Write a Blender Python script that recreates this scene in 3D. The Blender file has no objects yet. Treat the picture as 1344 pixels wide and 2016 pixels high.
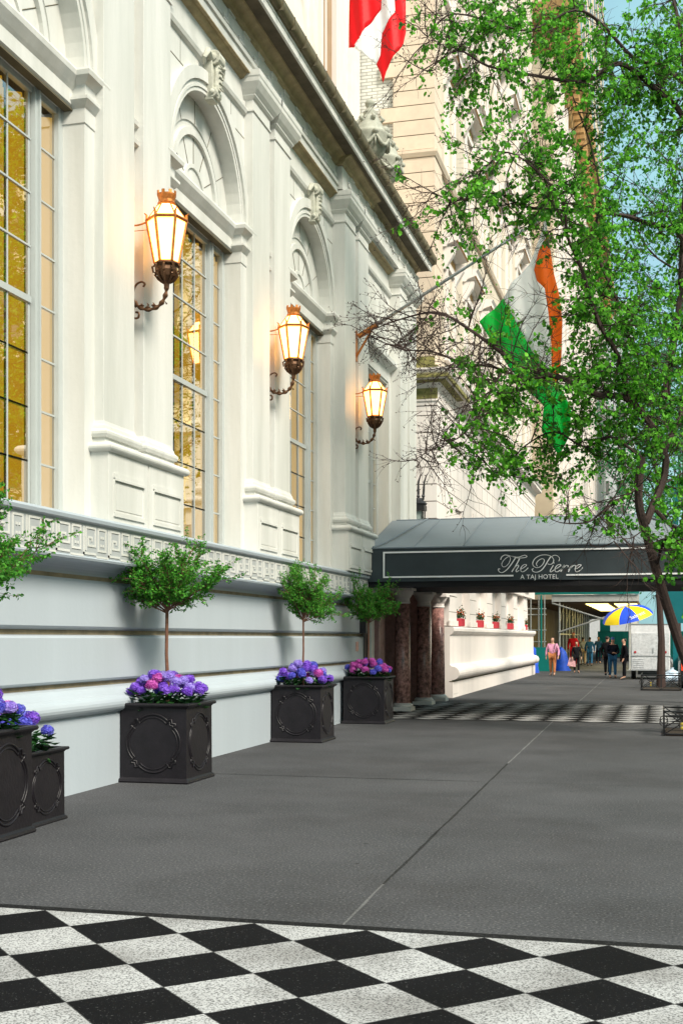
import bpy, bmesh, math, random
from mathutils import Vector, Matrix
R=math.radians; PI=math.pi
scn=bpy.context.scene; COL=scn.collection
rnd=random.Random(7)
# ---------------------------------------------------------------- camera (measured from the photograph)
F=2400.; HX=1300.; HY=1256.; CX=672.; CH=1.7
TH=math.atan((HX-CX)/F); S,C=math.sin(TH),math.cos(TH)
cam=bpy.data.cameras.new('camera'); co=bpy.data.objects.new('camera',cam); COL.objects.link(co)
cam.sensor_fit='VERTICAL'; cam.sensor_height=36; cam.sensor_width=24; cam.lens=F/2016*36
cam.shift_y=(HY-1008)/2016; cam.clip_end=2000; cam.clip_start=.1
co.location=(0,0,CH); co.rotation_euler=(R(90),0,TH); scn.camera=co
def atY(px,py,Y):
    t=(px-CX)/F; Z=Y/(C+t*S); return Vector(((-S+t*C)*Z,Y,CH+(HY-py)*Z/F))
def atX(px,py,X):
    t=(px-CX)/F; Z=X/(-S+t*C); return Vector((X,(C+t*S)*Z,CH+(HY-py)*Z/F))
# ---------------------------------------------------------------- materials
def N(nt,t,**k):
    n=nt.nodes.new(t)
    for a,b in k.items(): setattr(n,a,b)
    return n
MATS={}
def mat(name,col,rough=.6,metal=0,var=.12,vs=3.,bump=0,bs=60.,spec=.4,emit=None,es=0,streak=0,col2=None,sheen=0):
    if name in MATS: return MATS[name]
    m=bpy.data.materials.new(name); m.use_nodes=True; nt=m.node_tree; b=nt.nodes['Principled BSDF']; L=nt.links.new
    tc=N(nt,'ShaderNodeTexCoord')
    nz=N(nt,'ShaderNodeTexNoise'); nz.inputs['Scale'].default_value=vs; nz.inputs['Detail'].default_value=6; nz.inputs['Roughness'].default_value=.65
    mp=N(nt,'ShaderNodeMapping')
    if streak: mp.inputs['Scale'].default_value=(1,1,.12)
    L(tc.outputs['Object'],mp.inputs[0]); L(mp.outputs[0],nz.inputs['Vector'])
    rp=N(nt,'ShaderNodeValToRGB'); e=rp.color_ramp.elements; e[0].position=.3; e[1].position=.7
    c2=col2 or col
    e[0].color=(*[max(0,c*(1-var)) for c in c2],1); e[1].color=(*[min(1,c*(1+var*.6)) for c in col],1)
    L(nz.outputs['Fac'],rp.inputs[0]); L(rp.outputs[0],b.inputs['Base Color'])
    b.inputs['Roughness'].default_value=rough; b.inputs['Metallic'].default_value=metal; b.inputs['Specular IOR Level'].default_value=spec
    if sheen: b.inputs['Sheen Weight'].default_value=sheen
    if bump:
        n2=N(nt,'ShaderNodeTexNoise'); n2.inputs['Scale'].default_value=bs; n2.inputs['Detail'].default_value=4; L(tc.outputs['Object'],n2.inputs['Vector'])
        bp=N(nt,'ShaderNodeBump'); bp.inputs['Strength'].default_value=bump; bp.inputs['Distance'].default_value=.01
        L(n2.outputs['Fac'],bp.inputs['Height']); L(bp.outputs[0],b.inputs['Normal'])
    if emit:
        b.inputs['Emission Color'].default_value=(*emit,1); b.inputs['Emission Strength'].default_value=es
    MATS[name]=m; return m
M_paint=mat('painted_stone',(.615,.61,.58),.5,var=.13,vs=1.9,bump=.2,bs=18,streak=1,col2=(.57,.575,.53))
M_base=mat('shaded_base_paint',(.40,.45,.49),.42,var=.06,vs=1.2,bump=.15,bs=18,streak=1)  # same paint as the upper wall, with cool shade mixed into its colour
M_groove=mat('dark_groove',(.10,.085,.05),.9,var=.3)  # dark tone for joints, seams and the strip under transoms
M_gold=mat('gold_soffit',(.34,.27,.15),.7,var=.35,vs=4)  # dark gold tone for the architrave underside and bed mould
M_gut=mat('gutter_copper',(.16,.13,.075),.5,var=.4,vs=7,metal=.3)
M_frame=mat('window_paint',(.40,.43,.42),.4,var=.06)
M_lime=mat('limestone',(.66,.55,.43),.75,var=.10,vs=2.2,bump=.3,bs=40,col2=(.66,.53,.42))
M_limew=mat('pale_limestone',(.74,.68,.64),.7,var=.08,vs=1.5,bump=.25,bs=40,streak=1)
M_moss=mat('mossy_limestone',(.30,.27,.10),.85,var=.4,vs=5,col2=(.10,.11,.02))
M_black=mat('black_iron',(.012,.012,.014),.45,var=.2,spec=.5)
M_copper=mat('copper_bracket',(.55,.20,.05),.42,metal=.65,var=.4,vs=25)
M_bronze=mat('dark_bronze',(.12,.06,.03),.45,metal=.6,var=.4,vs=30)
M_marble=mat('red_marble',(.55,.28,.24),.22,var=.65,vs=12,col2=(.26,.13,.12))
M_pink=mat('pink_marble',(.40,.23,.21),.25,var=.3,vs=9)
M_lead=mat('lead_planter',(.012,.010,.013),.42,var=.35,vs=6,metal=.1,bump=.25,bs=30,spec=.35)
M_soil=mat('soil',(.03,.02,.012),1,var=.4,vs=30)
M_bark=mat('bark',(.045,.026,.022),.85,var=.45,vs=25,bump=.5,bs=60)
M_twig=mat('planter_bark',(.16,.075,.045),.8,var=.4,vs=30)
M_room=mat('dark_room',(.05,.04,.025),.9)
M_urn=mat('grey_urn_stone',(.36,.36,.30),.85,var=.3,vs=8,bump=.5,bs=40)
M_white=mat('white_cloth',(.80,.80,.82),.8,var=.03)
M_kerb=mat('kerb_stone',(.30,.30,.30),.8,var=.2,vs=8)
M_pole=mat('pole_metal',(.42,.44,.45),.35,metal=.5,var=.15)
M_rub=mat('rubber',(.015,.015,.015),.8)
M_steel=mat('brushed_steel',(.82,.82,.84),.4,metal=.25,var=.15,vs=5,bump=.2,bs=20)

def leafmat(name,c1,c2,tr=.35):
    m=bpy.data.materials.new(name); m.use_nodes=True; nt=m.node_tree; L=nt.links.new; nt.nodes.remove(nt.nodes['Principled BSDF'])
    out=nt.nodes['Material Output']; g=N(nt,'ShaderNodeNewGeometry'); rp=N(nt,'ShaderNodeValToRGB')
    rp.color_ramp.elements[0].color=(*c1,1); rp.color_ramp.elements[1].color=(*c2,1); L(g.outputs['Random Per Island'],rp.inputs[0])
    p=N(nt,'ShaderNodeBsdfPrincipled'); p.inputs['Roughness'].default_value=.5; p.inputs['Specular IOR Level'].default_value=.3
    t=N(nt,'ShaderNodeBsdfTranslucent'); mx=N(nt,'ShaderNodeMixShader'); mx.inputs[0].default_value=tr
    L(rp.outputs[0],p.inputs['Base Color']); L(rp.outputs[0],t.inputs['Color']); L(p.outputs[0],mx.inputs[1]); L(t.outputs[0],mx.inputs[2]); L(mx.outputs[0],out.inputs[0])
    MATS[name]=m; return m
M_leaf=leafmat('street_tree_leaf',(.016,.12,.012),(.20,.62,.04),.5)
M_leaf2=leafmat('far_tree_leaf',(.02,.14,.05),(.06,.30,.10),.45)
M_tleaf=leafmat('planter_tree_leaf',(.016,.13,.015),(.12,.42,.035),.4)
M_hleaf=leafmat('hydrangea_leaf',(.006,.03,.010),(.025,.10,.02),.2)
FLM={'violet':leafmat('violet_petal',(.13,.03,.45),(.38,.18,.85),.25),'blue':leafmat('blue_petal',(.05,.05,.45),(.20,.20,.80),.25),
     'magenta':leafmat('magenta_petal',(.40,.03,.30),(.70,.18,.60),.25),'lilac':leafmat('lilac_petal',(.25,.14,.60),(.50,.42,.90),.25)}

def ground_mat(name,c,c2,sp,scale=130,rough=.85):
    m=bpy.data.materials.new(name); m.use_nodes=True; nt=m.node_tree; b=nt.nodes['Principled BSDF']; L=nt.links.new
    tc=N(nt,'ShaderNodeTexCoord'); a=N(nt,'ShaderNodeTexNoise'); a.inputs['Scale'].default_value=.7; a.inputs['Detail'].default_value=7
    v=N(nt,'ShaderNodeTexNoise'); v.inputs['Scale'].default_value=scale; v.inputs['Detail'].default_value=3
    L(tc.outputs['Object'],a.inputs['Vector']); L(tc.outputs['Object'],v.inputs['Vector'])
    r=N(nt,'ShaderNodeValToRGB'); r.color_ramp.elements[0].position=.35; r.color_ramp.elements[1].position=.65
    r.color_ramp.elements[0].color=(*c,1); r.color_ramp.elements[1].color=(*c2,1); L(a.outputs['Fac'],r.inputs[0])
    r2=N(nt,'ShaderNodeValToRGB'); r2.color_ramp.elements[0].position=.56; r2.color_ramp.elements[1].position=.72
    r2.color_ramp.elements[0].color=(0,0,0,1); r2.color_ramp.elements[1].color=(1,1,1,1); L(v.outputs['Fac'],r2.inputs[0])
    r3=N(nt,'ShaderNodeValToRGB'); r3.color_ramp.elements[0].position=.25; r3.color_ramp.elements[1].position=.45
    r3.color_ramp.elements[0].color=(.30,.30,.30,1); r3.color_ramp.elements[1].color=(1,1,1,1); L(v.outputs['Fac'],r3.inputs[0])
    mu=N(nt,'ShaderNodeMix',data_type='RGBA',blend_type='MULTIPLY'); mu.inputs[0].default_value=1; L(r.outputs[0],mu.inputs[6]); L(r3.outputs[0],mu.inputs[7])
    mx=N(nt,'ShaderNodeMix',data_type='RGBA'); L(r2.outputs[0],mx.inputs[0]); L(mu.outputs[2],mx.inputs[6]); mx.inputs[7].default_value=(*sp,1)
    vo=N(nt,'ShaderNodeTexVoronoi'); vo.inputs['Scale'].default_value=2.3; L(tc.outputs['Object'],vo.inputs['Vector'])
    rv=N(nt,'ShaderNodeValToRGB'); rv.color_ramp.elements[0].position=.035; rv.color_ramp.elements[1].position=.06; rv.color_ramp.elements[0].color=(.5,.5,.5,1); rv.color_ramp.elements[1].color=(1,1,1,1); L(vo.outputs['Distance'],rv.inputs[0])
    st=N(nt,'ShaderNodeTexNoise'); st.inputs['Scale'].default_value=.28; st.inputs['Detail'].default_value=9; st.inputs['Roughness'].default_value=.7; L(tc.outputs['Object'],st.inputs['Vector'])
    rs=N(nt,'ShaderNodeValToRGB'); rs.color_ramp.elements[0].position=.38; rs.color_ramp.elements[1].position=.55; rs.color_ramp.elements[0].color=(.74,.73,.72,1); rs.color_ramp.elements[1].color=(1,1,1,1); L(st.outputs['Fac'],rs.inputs[0])
    ma=N(nt,'ShaderNodeMix',data_type='RGBA',blend_type='MULTIPLY'); ma.inputs[0].default_value=1; L(mx.outputs[2],ma.inputs[6]); L(rv.outputs[0],ma.inputs[7])
    mx=N(nt,'ShaderNodeMix',data_type='RGBA',blend_type='MULTIPLY'); mx.inputs[0].default_value=1; L(ma.outputs[2],mx.inputs[6]); L(rs.outputs[0],mx.inputs[7])
    L(mx.outputs[2],b.inputs['Base Color']); b.inputs['Roughness'].default_value=rough; b.inputs['Specular IOR Level'].default_value=.15
    bp=N(nt,'ShaderNodeBump'); bp.inputs['Strength'].default_value=.35; bp.inputs['Distance'].default_value=.004; L(v.outputs['Fac'],bp.inputs['Height']); L(bp.outputs[0],b.inputs['Normal'])
    MATS[name]=m; return m
M_walk=ground_mat('sidewalk_concrete',(.058,.059,.063),(.072,.072,.077),(.17,.17,.17),55)
M_road=ground_mat('asphalt',(.04,.04,.042),(.06,.06,.06),(.12,.12,.12),60)
M_bord=ground_mat('dark_border',(.005,.005,.006),(.010,.010,.010),(.05,.05,.05),90)
M_earth=ground_mat('ground_soil',(.10,.09,.08),(.14,.13,.12),(.2,.2,.2),10)

def checker_mat():
    m=bpy.data.materials.new('terrazzo_checker'); m.use_nodes=True; nt=m.node_tree; b=nt.nodes['Principled BSDF']; L=nt.links.new
    tc=N(nt,'ShaderNodeTexCoord'); sx=N(nt,'ShaderNodeSeparateXYZ'); L(tc.outputs['Object'],sx.inputs[0])
    def mth(op,a,bb=None):
        n=N(nt,'ShaderNodeMath',operation=op)
        for i,q in enumerate((a,bb)):
            if q is None: continue
            if isinstance(q,(int,float)): n.inputs[i].default_value=q
            else: L(q,n.inputs[i])
        return n.outputs[0]
    x=mth('ADD',sx.outputs[0],1.65); y=mth('SUBTRACT',sx.outputs[1],6.88)
    nw=N(nt,'ShaderNodeTexNoise'); nw.inputs['Scale'].default_value=22; L(tc.outputs['Object'],nw.inputs['Vector']); x=mth('ADD',x,mth('MULTIPLY',mth('SUBTRACT',nw.outputs['Fac'],.5),.012))
    u=mth('DIVIDE',mth('ADD',x,y),.685); v=mth('DIVIDE',mth('SUBTRACT',x,y),.685)
    par=mth('ABSOLUTE',mth('MODULO',mth('ADD',mth('FLOOR',u),mth('FLOOR',v)),2))
    n1=N(nt,'ShaderNodeTexVoronoi'); n1.inputs['Scale'].default_value=120; L(tc.outputs['Object'],n1.inputs['Vector'])
    n2=N(nt,'ShaderNodeTexNoise'); n2.inputs['Scale'].default_value=1.3; n2.inputs['Detail'].default_value=8; L(tc.outputs['Object'],n2.inputs['Vector'])
    n3=N(nt,'ShaderNodeTexNoise'); n3.inputs['Scale'].default_value=95; n3.inputs['Detail'].default_value=2; L(tc.outputs['Object'],n3.inputs['Vector'])
    def ramp(src,p0,c0,p1,c1):
        r=N(nt,'ShaderNodeValToRGB'); e=r.color_ramp.elements; e[0].position=p0; e[1].position=p1; e[0].color=(*c0,1); e[1].color=(*c1,1); L(src,r.inputs[0]); return r.outputs[0]
    wh=ramp(n3.outputs['Fac'],.36,(.13,.13,.13),.54,(.45,.45,.45)); bl=ramp(n3.outputs['Fac'],.66,(.004,.004,.005),.78,(.14,.14,.14))
    dirt=ramp(n2.outputs['Fac'],.35,(.62,.61,.60),.58,(1,1,1))
    # worn joint lines between tiles
    mx=N(nt,'ShaderNodeMix',data_type='RGBA'); L(par,mx.inputs[0]); L(wh,mx.inputs[6]); L(bl,mx.inputs[7])
    mu=N(nt,'ShaderNodeMix',data_type='RGBA',blend_type='MULTIPLY'); mu.inputs[0].default_value=1; L(mx.outputs[2],mu.inputs[6]); L(dirt,mu.inputs[7])
    fu=mth('MULTIPLY',mth('MINIMUM',mth('FRACT',u),mth('SUBTRACT',1,mth('FRACT',u))),1); fv=mth('MINIMUM',mth('FRACT',v),mth('SUBTRACT',1,mth('FRACT',v)))
    jn=mth('LESS_THAN',mth('MINIMUM',fu,fv),.006)
    m3=N(nt,'ShaderNodeMix',data_type='RGBA'); L(jn,m3.inputs[0]); L(mu.outputs[2],m3.inputs[6]); m3.inputs[7].default_value=(.06,.06,.06,1)
    L(m3.outputs[2],b.inputs['Base Color']); b.inputs['Roughness'].default_value=.85; b.inputs['Specular IOR Level'].default_value=.12
    bp=N(nt,'ShaderNodeBump'); bp.inputs['Strength'].default_value=.2; bp.inputs['Distance'].default_value=.003; L(n3.outputs['Fac'],bp.inputs['Height']); L(bp.outputs[0],b.inputs['Normal'])
    return m
M_check=checker_mat()
def glassmat(name,tint=(1,1,1),base=.22):
    m=bpy.data.materials.new(name); m.use_nodes=True; nt=m.node_tree; L=nt.links.new; nt.nodes.remove(nt.nodes['Principled BSDF'])
    out=nt.nodes['Material Output']; g=N(nt,'ShaderNodeBsdfGlossy'); g.inputs['Roughness'].default_value=.015; t=N(nt,'ShaderNodeBsdfTransparent'); t.inputs[0].default_value=(*tint,1)
    lw=N(nt,'ShaderNodeLayerWeight'); lw.inputs[0].default_value=.5; ma=N(nt,'ShaderNodeMapRange'); ma.inputs[3].default_value=base; ma.inputs[4].default_value=1.
    tc=N(nt,'ShaderNodeTexCoord'); nz=N(nt,'ShaderNodeTexNoise'); nz.inputs['Scale'].default_value=1.1; bp=N(nt,'ShaderNodeBump'); bp.inputs['Strength'].default_value=.05; bp.inputs['Distance'].default_value=.05
    L(tc.outputs['Object'],nz.inputs['Vector']); L(nz.outputs['Fac'],bp.inputs['Height']); L(bp.outputs[0],g.inputs['Normal'])
    mx=N(nt,'ShaderNodeMixShader'); L(lw.outputs['Fresnel'],ma.inputs[0]); L(ma.outputs[0],mx.inputs[0]); L(t.outputs[0],mx.inputs[1]); L(g.outputs[0],mx.inputs[2]); L(mx.outputs[0],out.inputs[0])
    return m
M_glass=glassmat('window_glass',base=.42)
M_cglass=glassmat('car_glass',(.15,.2,.22),.3)
M_curt=mat('gold_curtain',(.36,.26,.02),.8,var=.25,vs=3,streak=1,emit=(1,.56,.03),es=.34)  # glow put into the cloth in place of room lamps
M_lampglass=mat('lit_lamp_glass',(.9,.7,.4),.5,emit=(1,.44,.09),es=4.0)
# ---------------------------------------------------------------- mesh builder
class MB:
    def __init__(s): s.v=[]; s.f=[]; s.m=[]; s.mi=0
    def add(s,vs,fs):
        o=len(s.v); s.v+= [tuple(p) for p in vs]; s.f+=[tuple(i+o for i in f) for f in fs]; s.m+=[s.mi]*len(fs); return s
    def quad(s,a,b,c,d): return s.add((a,b,c,d),((0,1,2,3),))
    def box(s,x0,x1,y0,y1,z0,z1,M=None):
        vs=[Vector((x,y,z)) for x in (x0,x1) for y in (y0,y1) for z in (z0,z1)]
        if M: vs=[M@p for p in vs]
        return s.add(vs,((0,1,3,2),(4,6,7,5),(0,4,5,1),(2,3,7,6),(0,2,6,4),(1,5,7,3)))
    def tube(s,path,r,n=6,cap=True,flat=1.):
        path=[Vector(p) for p in path]; rs=r if isinstance(r,(list,tuple)) else [r]*len(path); vs=[];fs=[]
        up=Vector((.13,.2,.97)).normalized(); prev=None
        for i,p in enumerate(path):
            d=(path[min(i+1,len(path)-1)]-path[max(i-1,0)])
            d=d.normalized() if d.length>1e-9 else Vector((0,0,1))
            if prev is None:
                a=d.cross(up); 
                if a.length<.05: a=d.cross(Vector((1,0,0)))
                a.normalize()
            else:
                a=prev-d*prev.dot(d); a.normalize()
            prev=a; b=d.cross(a)
            for k in range(n):
                t=2*PI*k/n; vs.append(p+(a*math.cos(t)+b*math.sin(t)*flat)*rs[i])
        for i in range(len(path)-1):
            for k in range(n): fs.append((i*n+k,i*n+(k+1)%n,(i+1)*n+(k+1)%n,(i+1)*n+k))
        if cap: fs.append(tuple(range(n))[::-1]); fs.append(tuple((len(path)-1)*n+k for k in range(n)))
        return s.add(vs,fs)
    def lathe(s,prof,c=(0,0,0),n=20,a0=0,M=None):
        vs=[];fs=[]; c=Vector(c)
        for r,z in prof:
            for k in range(n):
                t=2*PI*k/n+a0; p=Vector((r*math.cos(t),r*math.sin(t),z)); p=(M@p if M else p)+c; vs.append(p)
        for i in range(len(prof)-1):
            for k in range(n): fs.append((i*n+k,i*n+(k+1)%n,(i+1)*n+(k+1)%n,(i+1)*n+k))
        fs.append(tuple(range(n))[::-1]); fs.append(tuple((len(prof)-1)*n+k for k in range(n)))
        return s.add(vs,fs)
    def run(s,prof,y0,y1):       # closed (x,z) outline swept along y
        n=len(prof); vs=[(x,y0,z) for x,z in prof]+[(x,y1,z) for x,z in prof]
        fs=[(i,(i+1)%n,n+(i+1)%n,n+i) for i in range(n)]+[tuple(range(n))[::-1],tuple(range(n,2*n))]
        return s.add(vs,fs)
    def wrap(s,xf,xb,y0,y1,prof,caps=True):   # moulding wrapped round three sides of a projecting block; prof=(offset,z)
        vs=[];fs=[]
        for o,z in prof: vs+=[(xb,y0-o,z),(xf+o,y0-o,z),(xf+o,y1+o,z),(xb,y1+o,z)]
        for i in range(len(prof)-1):
            for k in range(3): fs.append((i*4+k,i*4+k+1,i*4+4+k+1,i*4+4+k))
        if caps: fs.append((0,3,2,1)); e=(len(prof)-1)*4; fs.append((e,e+1,e+2,e+3))
        return s.add(vs,fs)
    def ext(s,pts,d):            # planar outline pushed along d
        pts=[Vector(p) for p in pts]; d=Vector(d); n=len(pts)
        return s.add(pts+[p+d for p in pts],[tuple(range(n)),tuple(range(2*n-1,n-1,-1))]+[(i,n+i,n+(i+1)%n,(i+1)%n) for i in range(n)])
    def build(s,name,mats,parent=None,smooth=False,bevel=0,loc=None,solid=0):
        me=bpy.data.meshes.new(name); me.from_pydata(s.v,[],s.f); me.update()
        if not isinstance(mats,(list,tuple)): mats=[mats]
        for m in mats: me.materials.append(m)
        if len(mats)>1: me.polygons.foreach_set('material_index',s.m)
        if smooth: me.polygons.foreach_set('use_smooth',[True]*len(me.polygons))
        bm=bmesh.new(); bm.from_mesh(me); bmesh.ops.recalc_face_normals(bm,faces=bm.faces); bm.to_mesh(me); bm.free()
        o=bpy.data.objects.new(name,me); COL.objects.link(o)
        if parent: o.parent=parent
        if loc: o.location=loc
        if bevel:
            b=o.modifiers.new('b','BEVEL'); b.width=bevel; b.segments=2; b.limit_method='ANGLE'; b.angle_limit=R(40)
        if solid:
            b=o.modifiers.new('s','SOLIDIFY'); b.thickness=solid; b.offset=0
        return o
def tag(o,label=None,cat=None,group=None,kind=None):
    for k,v in (('label',label),('category',cat),('group',group),('kind',kind)):
        if v: o[k]=v
    return o
def empty(name,loc=(0,0,0),rz=0,label=None,cat=None,group=None):
    o=bpy.data.objects.new(name,None); COL.objects.link(o); o.location=loc; o.rotation_euler=(0,0,rz); o.empty_display_size=.2
    return tag(o,label,cat,group)
def kids(o): return [c for c in bpy.data.objects if c.parent==o]
def dup(o,parent=None,loc=None,rz=None,sc=None,label=None):
    c=o.copy(); COL.objects.link(c); c.parent=parent
    for k in kids(o):
        if k!=c: dup(k,c)
    if loc: c.location=loc
    if rz is not None: c.rotation_euler=(0,0,rz)
    if sc: c.scale=sc if isinstance(sc,(tuple,list)) else (sc,)*3
    if label: c['label']=label
    return c
def surf(name,pts,z,m):
    o=MB().add([(x,y,z) for x,y in pts],[tuple(range(len(pts)))]).build(name,m); return tag(o,kind='structure')
# ---------------------------------------------------------------- ground
surf('ground',[(-400,-60),(400,-60),(400,900),(-400,900)],-.135,M_earth)
edge=[(1.5,-30),(1.5,30),(.75,38),(.62,300)]
mb=MB(); ex=edge
mb.ext([(-14,-30,0)]+[(x,y,0) for x,y in ex]+[(-14,300,0)],(0,0,-.14)); tag(mb.build('sidewalk',M_walk),kind='structure')
surf('road',[(1.5+.15,-30),(1.65,30),(.9,38),(.77,300),(14,300),(14,-30)],-.12,M_road)
mb=MB()
for i in range(len(ex)-1):
    (a,b),(c,d)=ex[i],ex[i+1]; mb.ext([(a+.005,b,.006),(a+.15,b,.006),(c+.15,d,.006),(c+.005,d,.006)],(0,0,-.14))
tag(mb.build('kerb',M_kerb),kind='structure')
surf('far_pavement',[(14,-30),(14,300),(30,300),(30,-30)],-.02,M_walk)
surf('checkered_paving_near',[(-6.18,-3),(1.3,-3),(1.3,6.88),(-6.18,6.88)],.004,M_check)
surf('checkered_paving_far',[(-5.9,25.1),(1.2,25.1),(1.2,31.6),(-5.9,31.6)],.004,M_check)
mb=MB(); mb.add([(-6.18,6.88,.0045),(1.3,6.88,.0045),(1.3,6.975,.0045),(-6.18,6.975,.0045)],[(0,1,2,3)])
mb.add([(-5.9,25,.0045),(1.2,25,.0045),(1.2,25.1,.0045),(-5.9,25.1,.0045)],[(0,1,2,3)]); mb.add([(-5.9,31.6,.0045),(1.2,31.6,.0045),(1.2,31.7,.0045),(-5.9,31.7,.0045)],[(0,1,2,3)])
tag(mb.build('paving_border',M_bord),kind='structure')
M_joint=ground_mat('joint_filler',(.018,.018,.018),(.03,.03,.03),(.08,.08,.08),60)
M_jointl=ground_mat('pale_joint',(.12,.12,.12),(.17,.17,.17),(.22,.22,.22),60)
def strip(mb,x0,y0,x1,y1,w):
    n=max(2,int(math.hypot(x1-x0,y1-y0)/.25)); d=Vector((x1-x0,y1-y0)).normalized(); q=Vector((-d.y,d.x)); vs=[];fs=[]
    for i in range(n+1):
        t=i/n; j=rnd.uniform(-.004,.004); ww=w*rnd.uniform(.6,1.2); x=x0+(x1-x0)*t+q.x*j; y=y0+(y1-y0)*t+q.y*j
        vs+=[(x-q.x*ww/2,y-q.y*ww/2,.004),(x+q.x*ww/2,y+q.y*ww/2,.004)]
        if i: fs.append((2*i-2,2*i-1,2*i+1,2*i))
    mb.add(vs,fs)
mb=MB(); strip(mb,-1.85,8.2,-2.0,16.5,.026); strip(mb,-6.1,14.36,-2.02,14.36,.022); strip(mb,-1.93,14.36,1.4,14.36,.010); tag(mb.build('sidewalk_joint',M_joint),kind='structure')
mb=MB(); strip(mb,-1.82,6.98,-1.85,8.2,.02); strip(mb,-2.0,16.5,-2.12,25,.025); strip(mb,-2.1,31.7,-2.3,57,.03); strip(mb,-2.3,57,-2.25,62,.32); strip(mb,-5.9,57.8,.5,57.8,.22)
tag(mb.build('sidewalk_pale_joint',M_jointl),kind='structure')
# ---------------------------------------------------------------- hotel, painted wing
hotel=empty('hotel_building',(0,0,0),0,'pale painted hotel facade with arched windows, pilasters and Greek key band along the sidewalk','building')
XW=-6.26; XF=-6.5; YE=30.7; Y0=-2.
def P(name,mb,m,parent=hotel,**k): return mb.build(name,m,parent,**k)
# plinth and moulded base (ends at the entrance)
def arc(cx,cz,r,a0,a1,n,sx=1): return [(cx+r*math.cos(R(a0+(a1-a0)*i/n))*sx,cz+r*math.sin(R(a0+(a1-a0)*i/n))) for i in range(n+1)]
YB=25.75
prof=[(-6.6,-.12),(-6.17,-.12),(-6.17,.80),(-6.19,.83)]+arc(-6.17,.94,.095,-80,70,8)+[(-6.15,1.05)]+[(-6.15-.10*math.sin(i/6*PI/2),1.05+.09*i/6+.0) for i in range(1,7)]+[(-6.29,1.15),(-6.29,1.20),(-6.235,1.215),(-6.22,1.235),(-6.22,1.70),(-6.235,1.72),(-6.30,1.735),(-6.30,1.79),(-6.235,1.81),(-6.22,1.83),(-6.22,2.32),(-6.24,2.35),(-6.24,2.40)]+[(-6.24+.2*(1-math.cos(i/6*PI/2)),2.40+.12*math.sin(i/6*PI/2)) for i in range(1,7)]+[(-6.0,2.535),(-6.6,2.535)]
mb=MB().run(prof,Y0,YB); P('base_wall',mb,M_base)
mb=MB(); mb.box(-6.305,-6.287,Y0,YB-.01,1.152,1.198); mb.box(-6.32,-6.297,Y0,YB-.01,1.737,1.788); mb.box(-6.25,-6.237,Y0,YB-.01,2.353,2.398); P('base_groove',mb,mat('groove_shade_brown',(.26,.21,.13),.9,var=.4,vs=3,streak=0))  # brown strips paint the shading inside the grooves
# Greek key band
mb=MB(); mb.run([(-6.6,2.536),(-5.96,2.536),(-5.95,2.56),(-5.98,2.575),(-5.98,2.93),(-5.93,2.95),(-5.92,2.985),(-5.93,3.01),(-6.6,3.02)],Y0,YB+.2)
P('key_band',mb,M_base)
mb=MB(); y=4.0; t=.024; xo=-5.970; g=.30/10
def kb(y0,y1,z0,z1): mb.box(-5.985,xo,y0,y1,z0,z1)
zb=2.60; H=.305; u=H/7.
while y<YB-.4:
    # unit a: spiral meander; unit b: framed block with four studs
    w=u*8
    kb(y,y+t,zb,zb+H); kb(y,y+w*.86,zb,zb+t); kb(y+w*.14,y+w*.86,zb+H-t,zb+H)
    kb(y+w*.86-t,y+w*.86,zb+u*2,zb+H-t); kb(y+w*.3,y+w*.86-t,zb+u*2,zb+u*2+t)
    kb(y+w*.3,y+w*.3+t,zb+u*2+t,zb+u*4.6); kb(y+w*.3+t,y+w*.62,zb+u*4.6-t,zb+u*4.6); kb(y+w*.62-t,y+w*.62,zb+u*3.4,zb+u*4.6-t)
    kb(y+w*.14,y+w*.14+t,zb+u*1.,zb+H-t)
    y+=w; w=u*6
    kb(y,y+t,zb+u,zb+H); kb(y+t,y+w*.8,zb+H-t,zb+H); kb(y+w*.8-t,y+w*.8,zb+u,zb+H-t); kb(y+t,y+w*.8-t,zb+u,zb+u+t)
    for a in (.3,.5):
        for b in (2.6,4.6): kb(y+w*a-.01,y+w*a+.018,zb+u*b-.012,zb+u*b+.016)
    kb(y-.03,y+w,zb-u*.3-t*.5,zb-u*.3+t*.4)
    y+=w
P('key_relief',mb,M_paint)
mb=MB(); mb.run([(-5.9815,2.583),(-5.978,2.583),(-5.978,2.925),(-5.9815,2.925)],Y0,YB+.1); P('key_ground',mb,mat('key_painted_shade',(.36,.38,.38),.6,var=.1))  # darker backing puts the relief's shadows into colour
# upper wall with arched openings
BP=5.24; WC=[16.35+BP*k for k in range(-3,3)]; HWd=1.35; ZS=8.05; ZT=10.42; XB=-6.52
SEG=28
wall=MB(); gro=MB(); gro=wall
def archpts(c,r,n=SEG): return [(c-r*math.cos(PI*i/n),ZS+r*math.sin(PI*i/n)) for i in range(n+1)]
def arch_slab(mb,c,r0,r1,x0,x1,n=SEG,z0=ZS):
    a=archpts(c,r0,n); b=archpts(c,r1,n)
    vs=[(x,y,z) for x in (x0,x1) for (y,z) in a]+[(x,y,z) for x in (x0,x1) for (y,z) in b]; m=n+1; fs=[]
    for i in range(n):
        fs.append((m+i,m+i+1,3*m+i+1,3*m+i)); fs.append((i,i+1,m+i+1,m+i)); fs.append((2*m+i,2*m+i+1,3*m+i+1,3*m+i))
        fs.append((i,i+1,2*m+i+1,2*m+i))
    fs.append((0,m,3*m,2*m)); fs.append((n,m+n,3*m+n,2*m+n)); mb.add(vs,fs)
ends=[Y0]+[ (WC[i]+WC[i+1])/2 for i in range(len(WC)-1)]+[YE]
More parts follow.
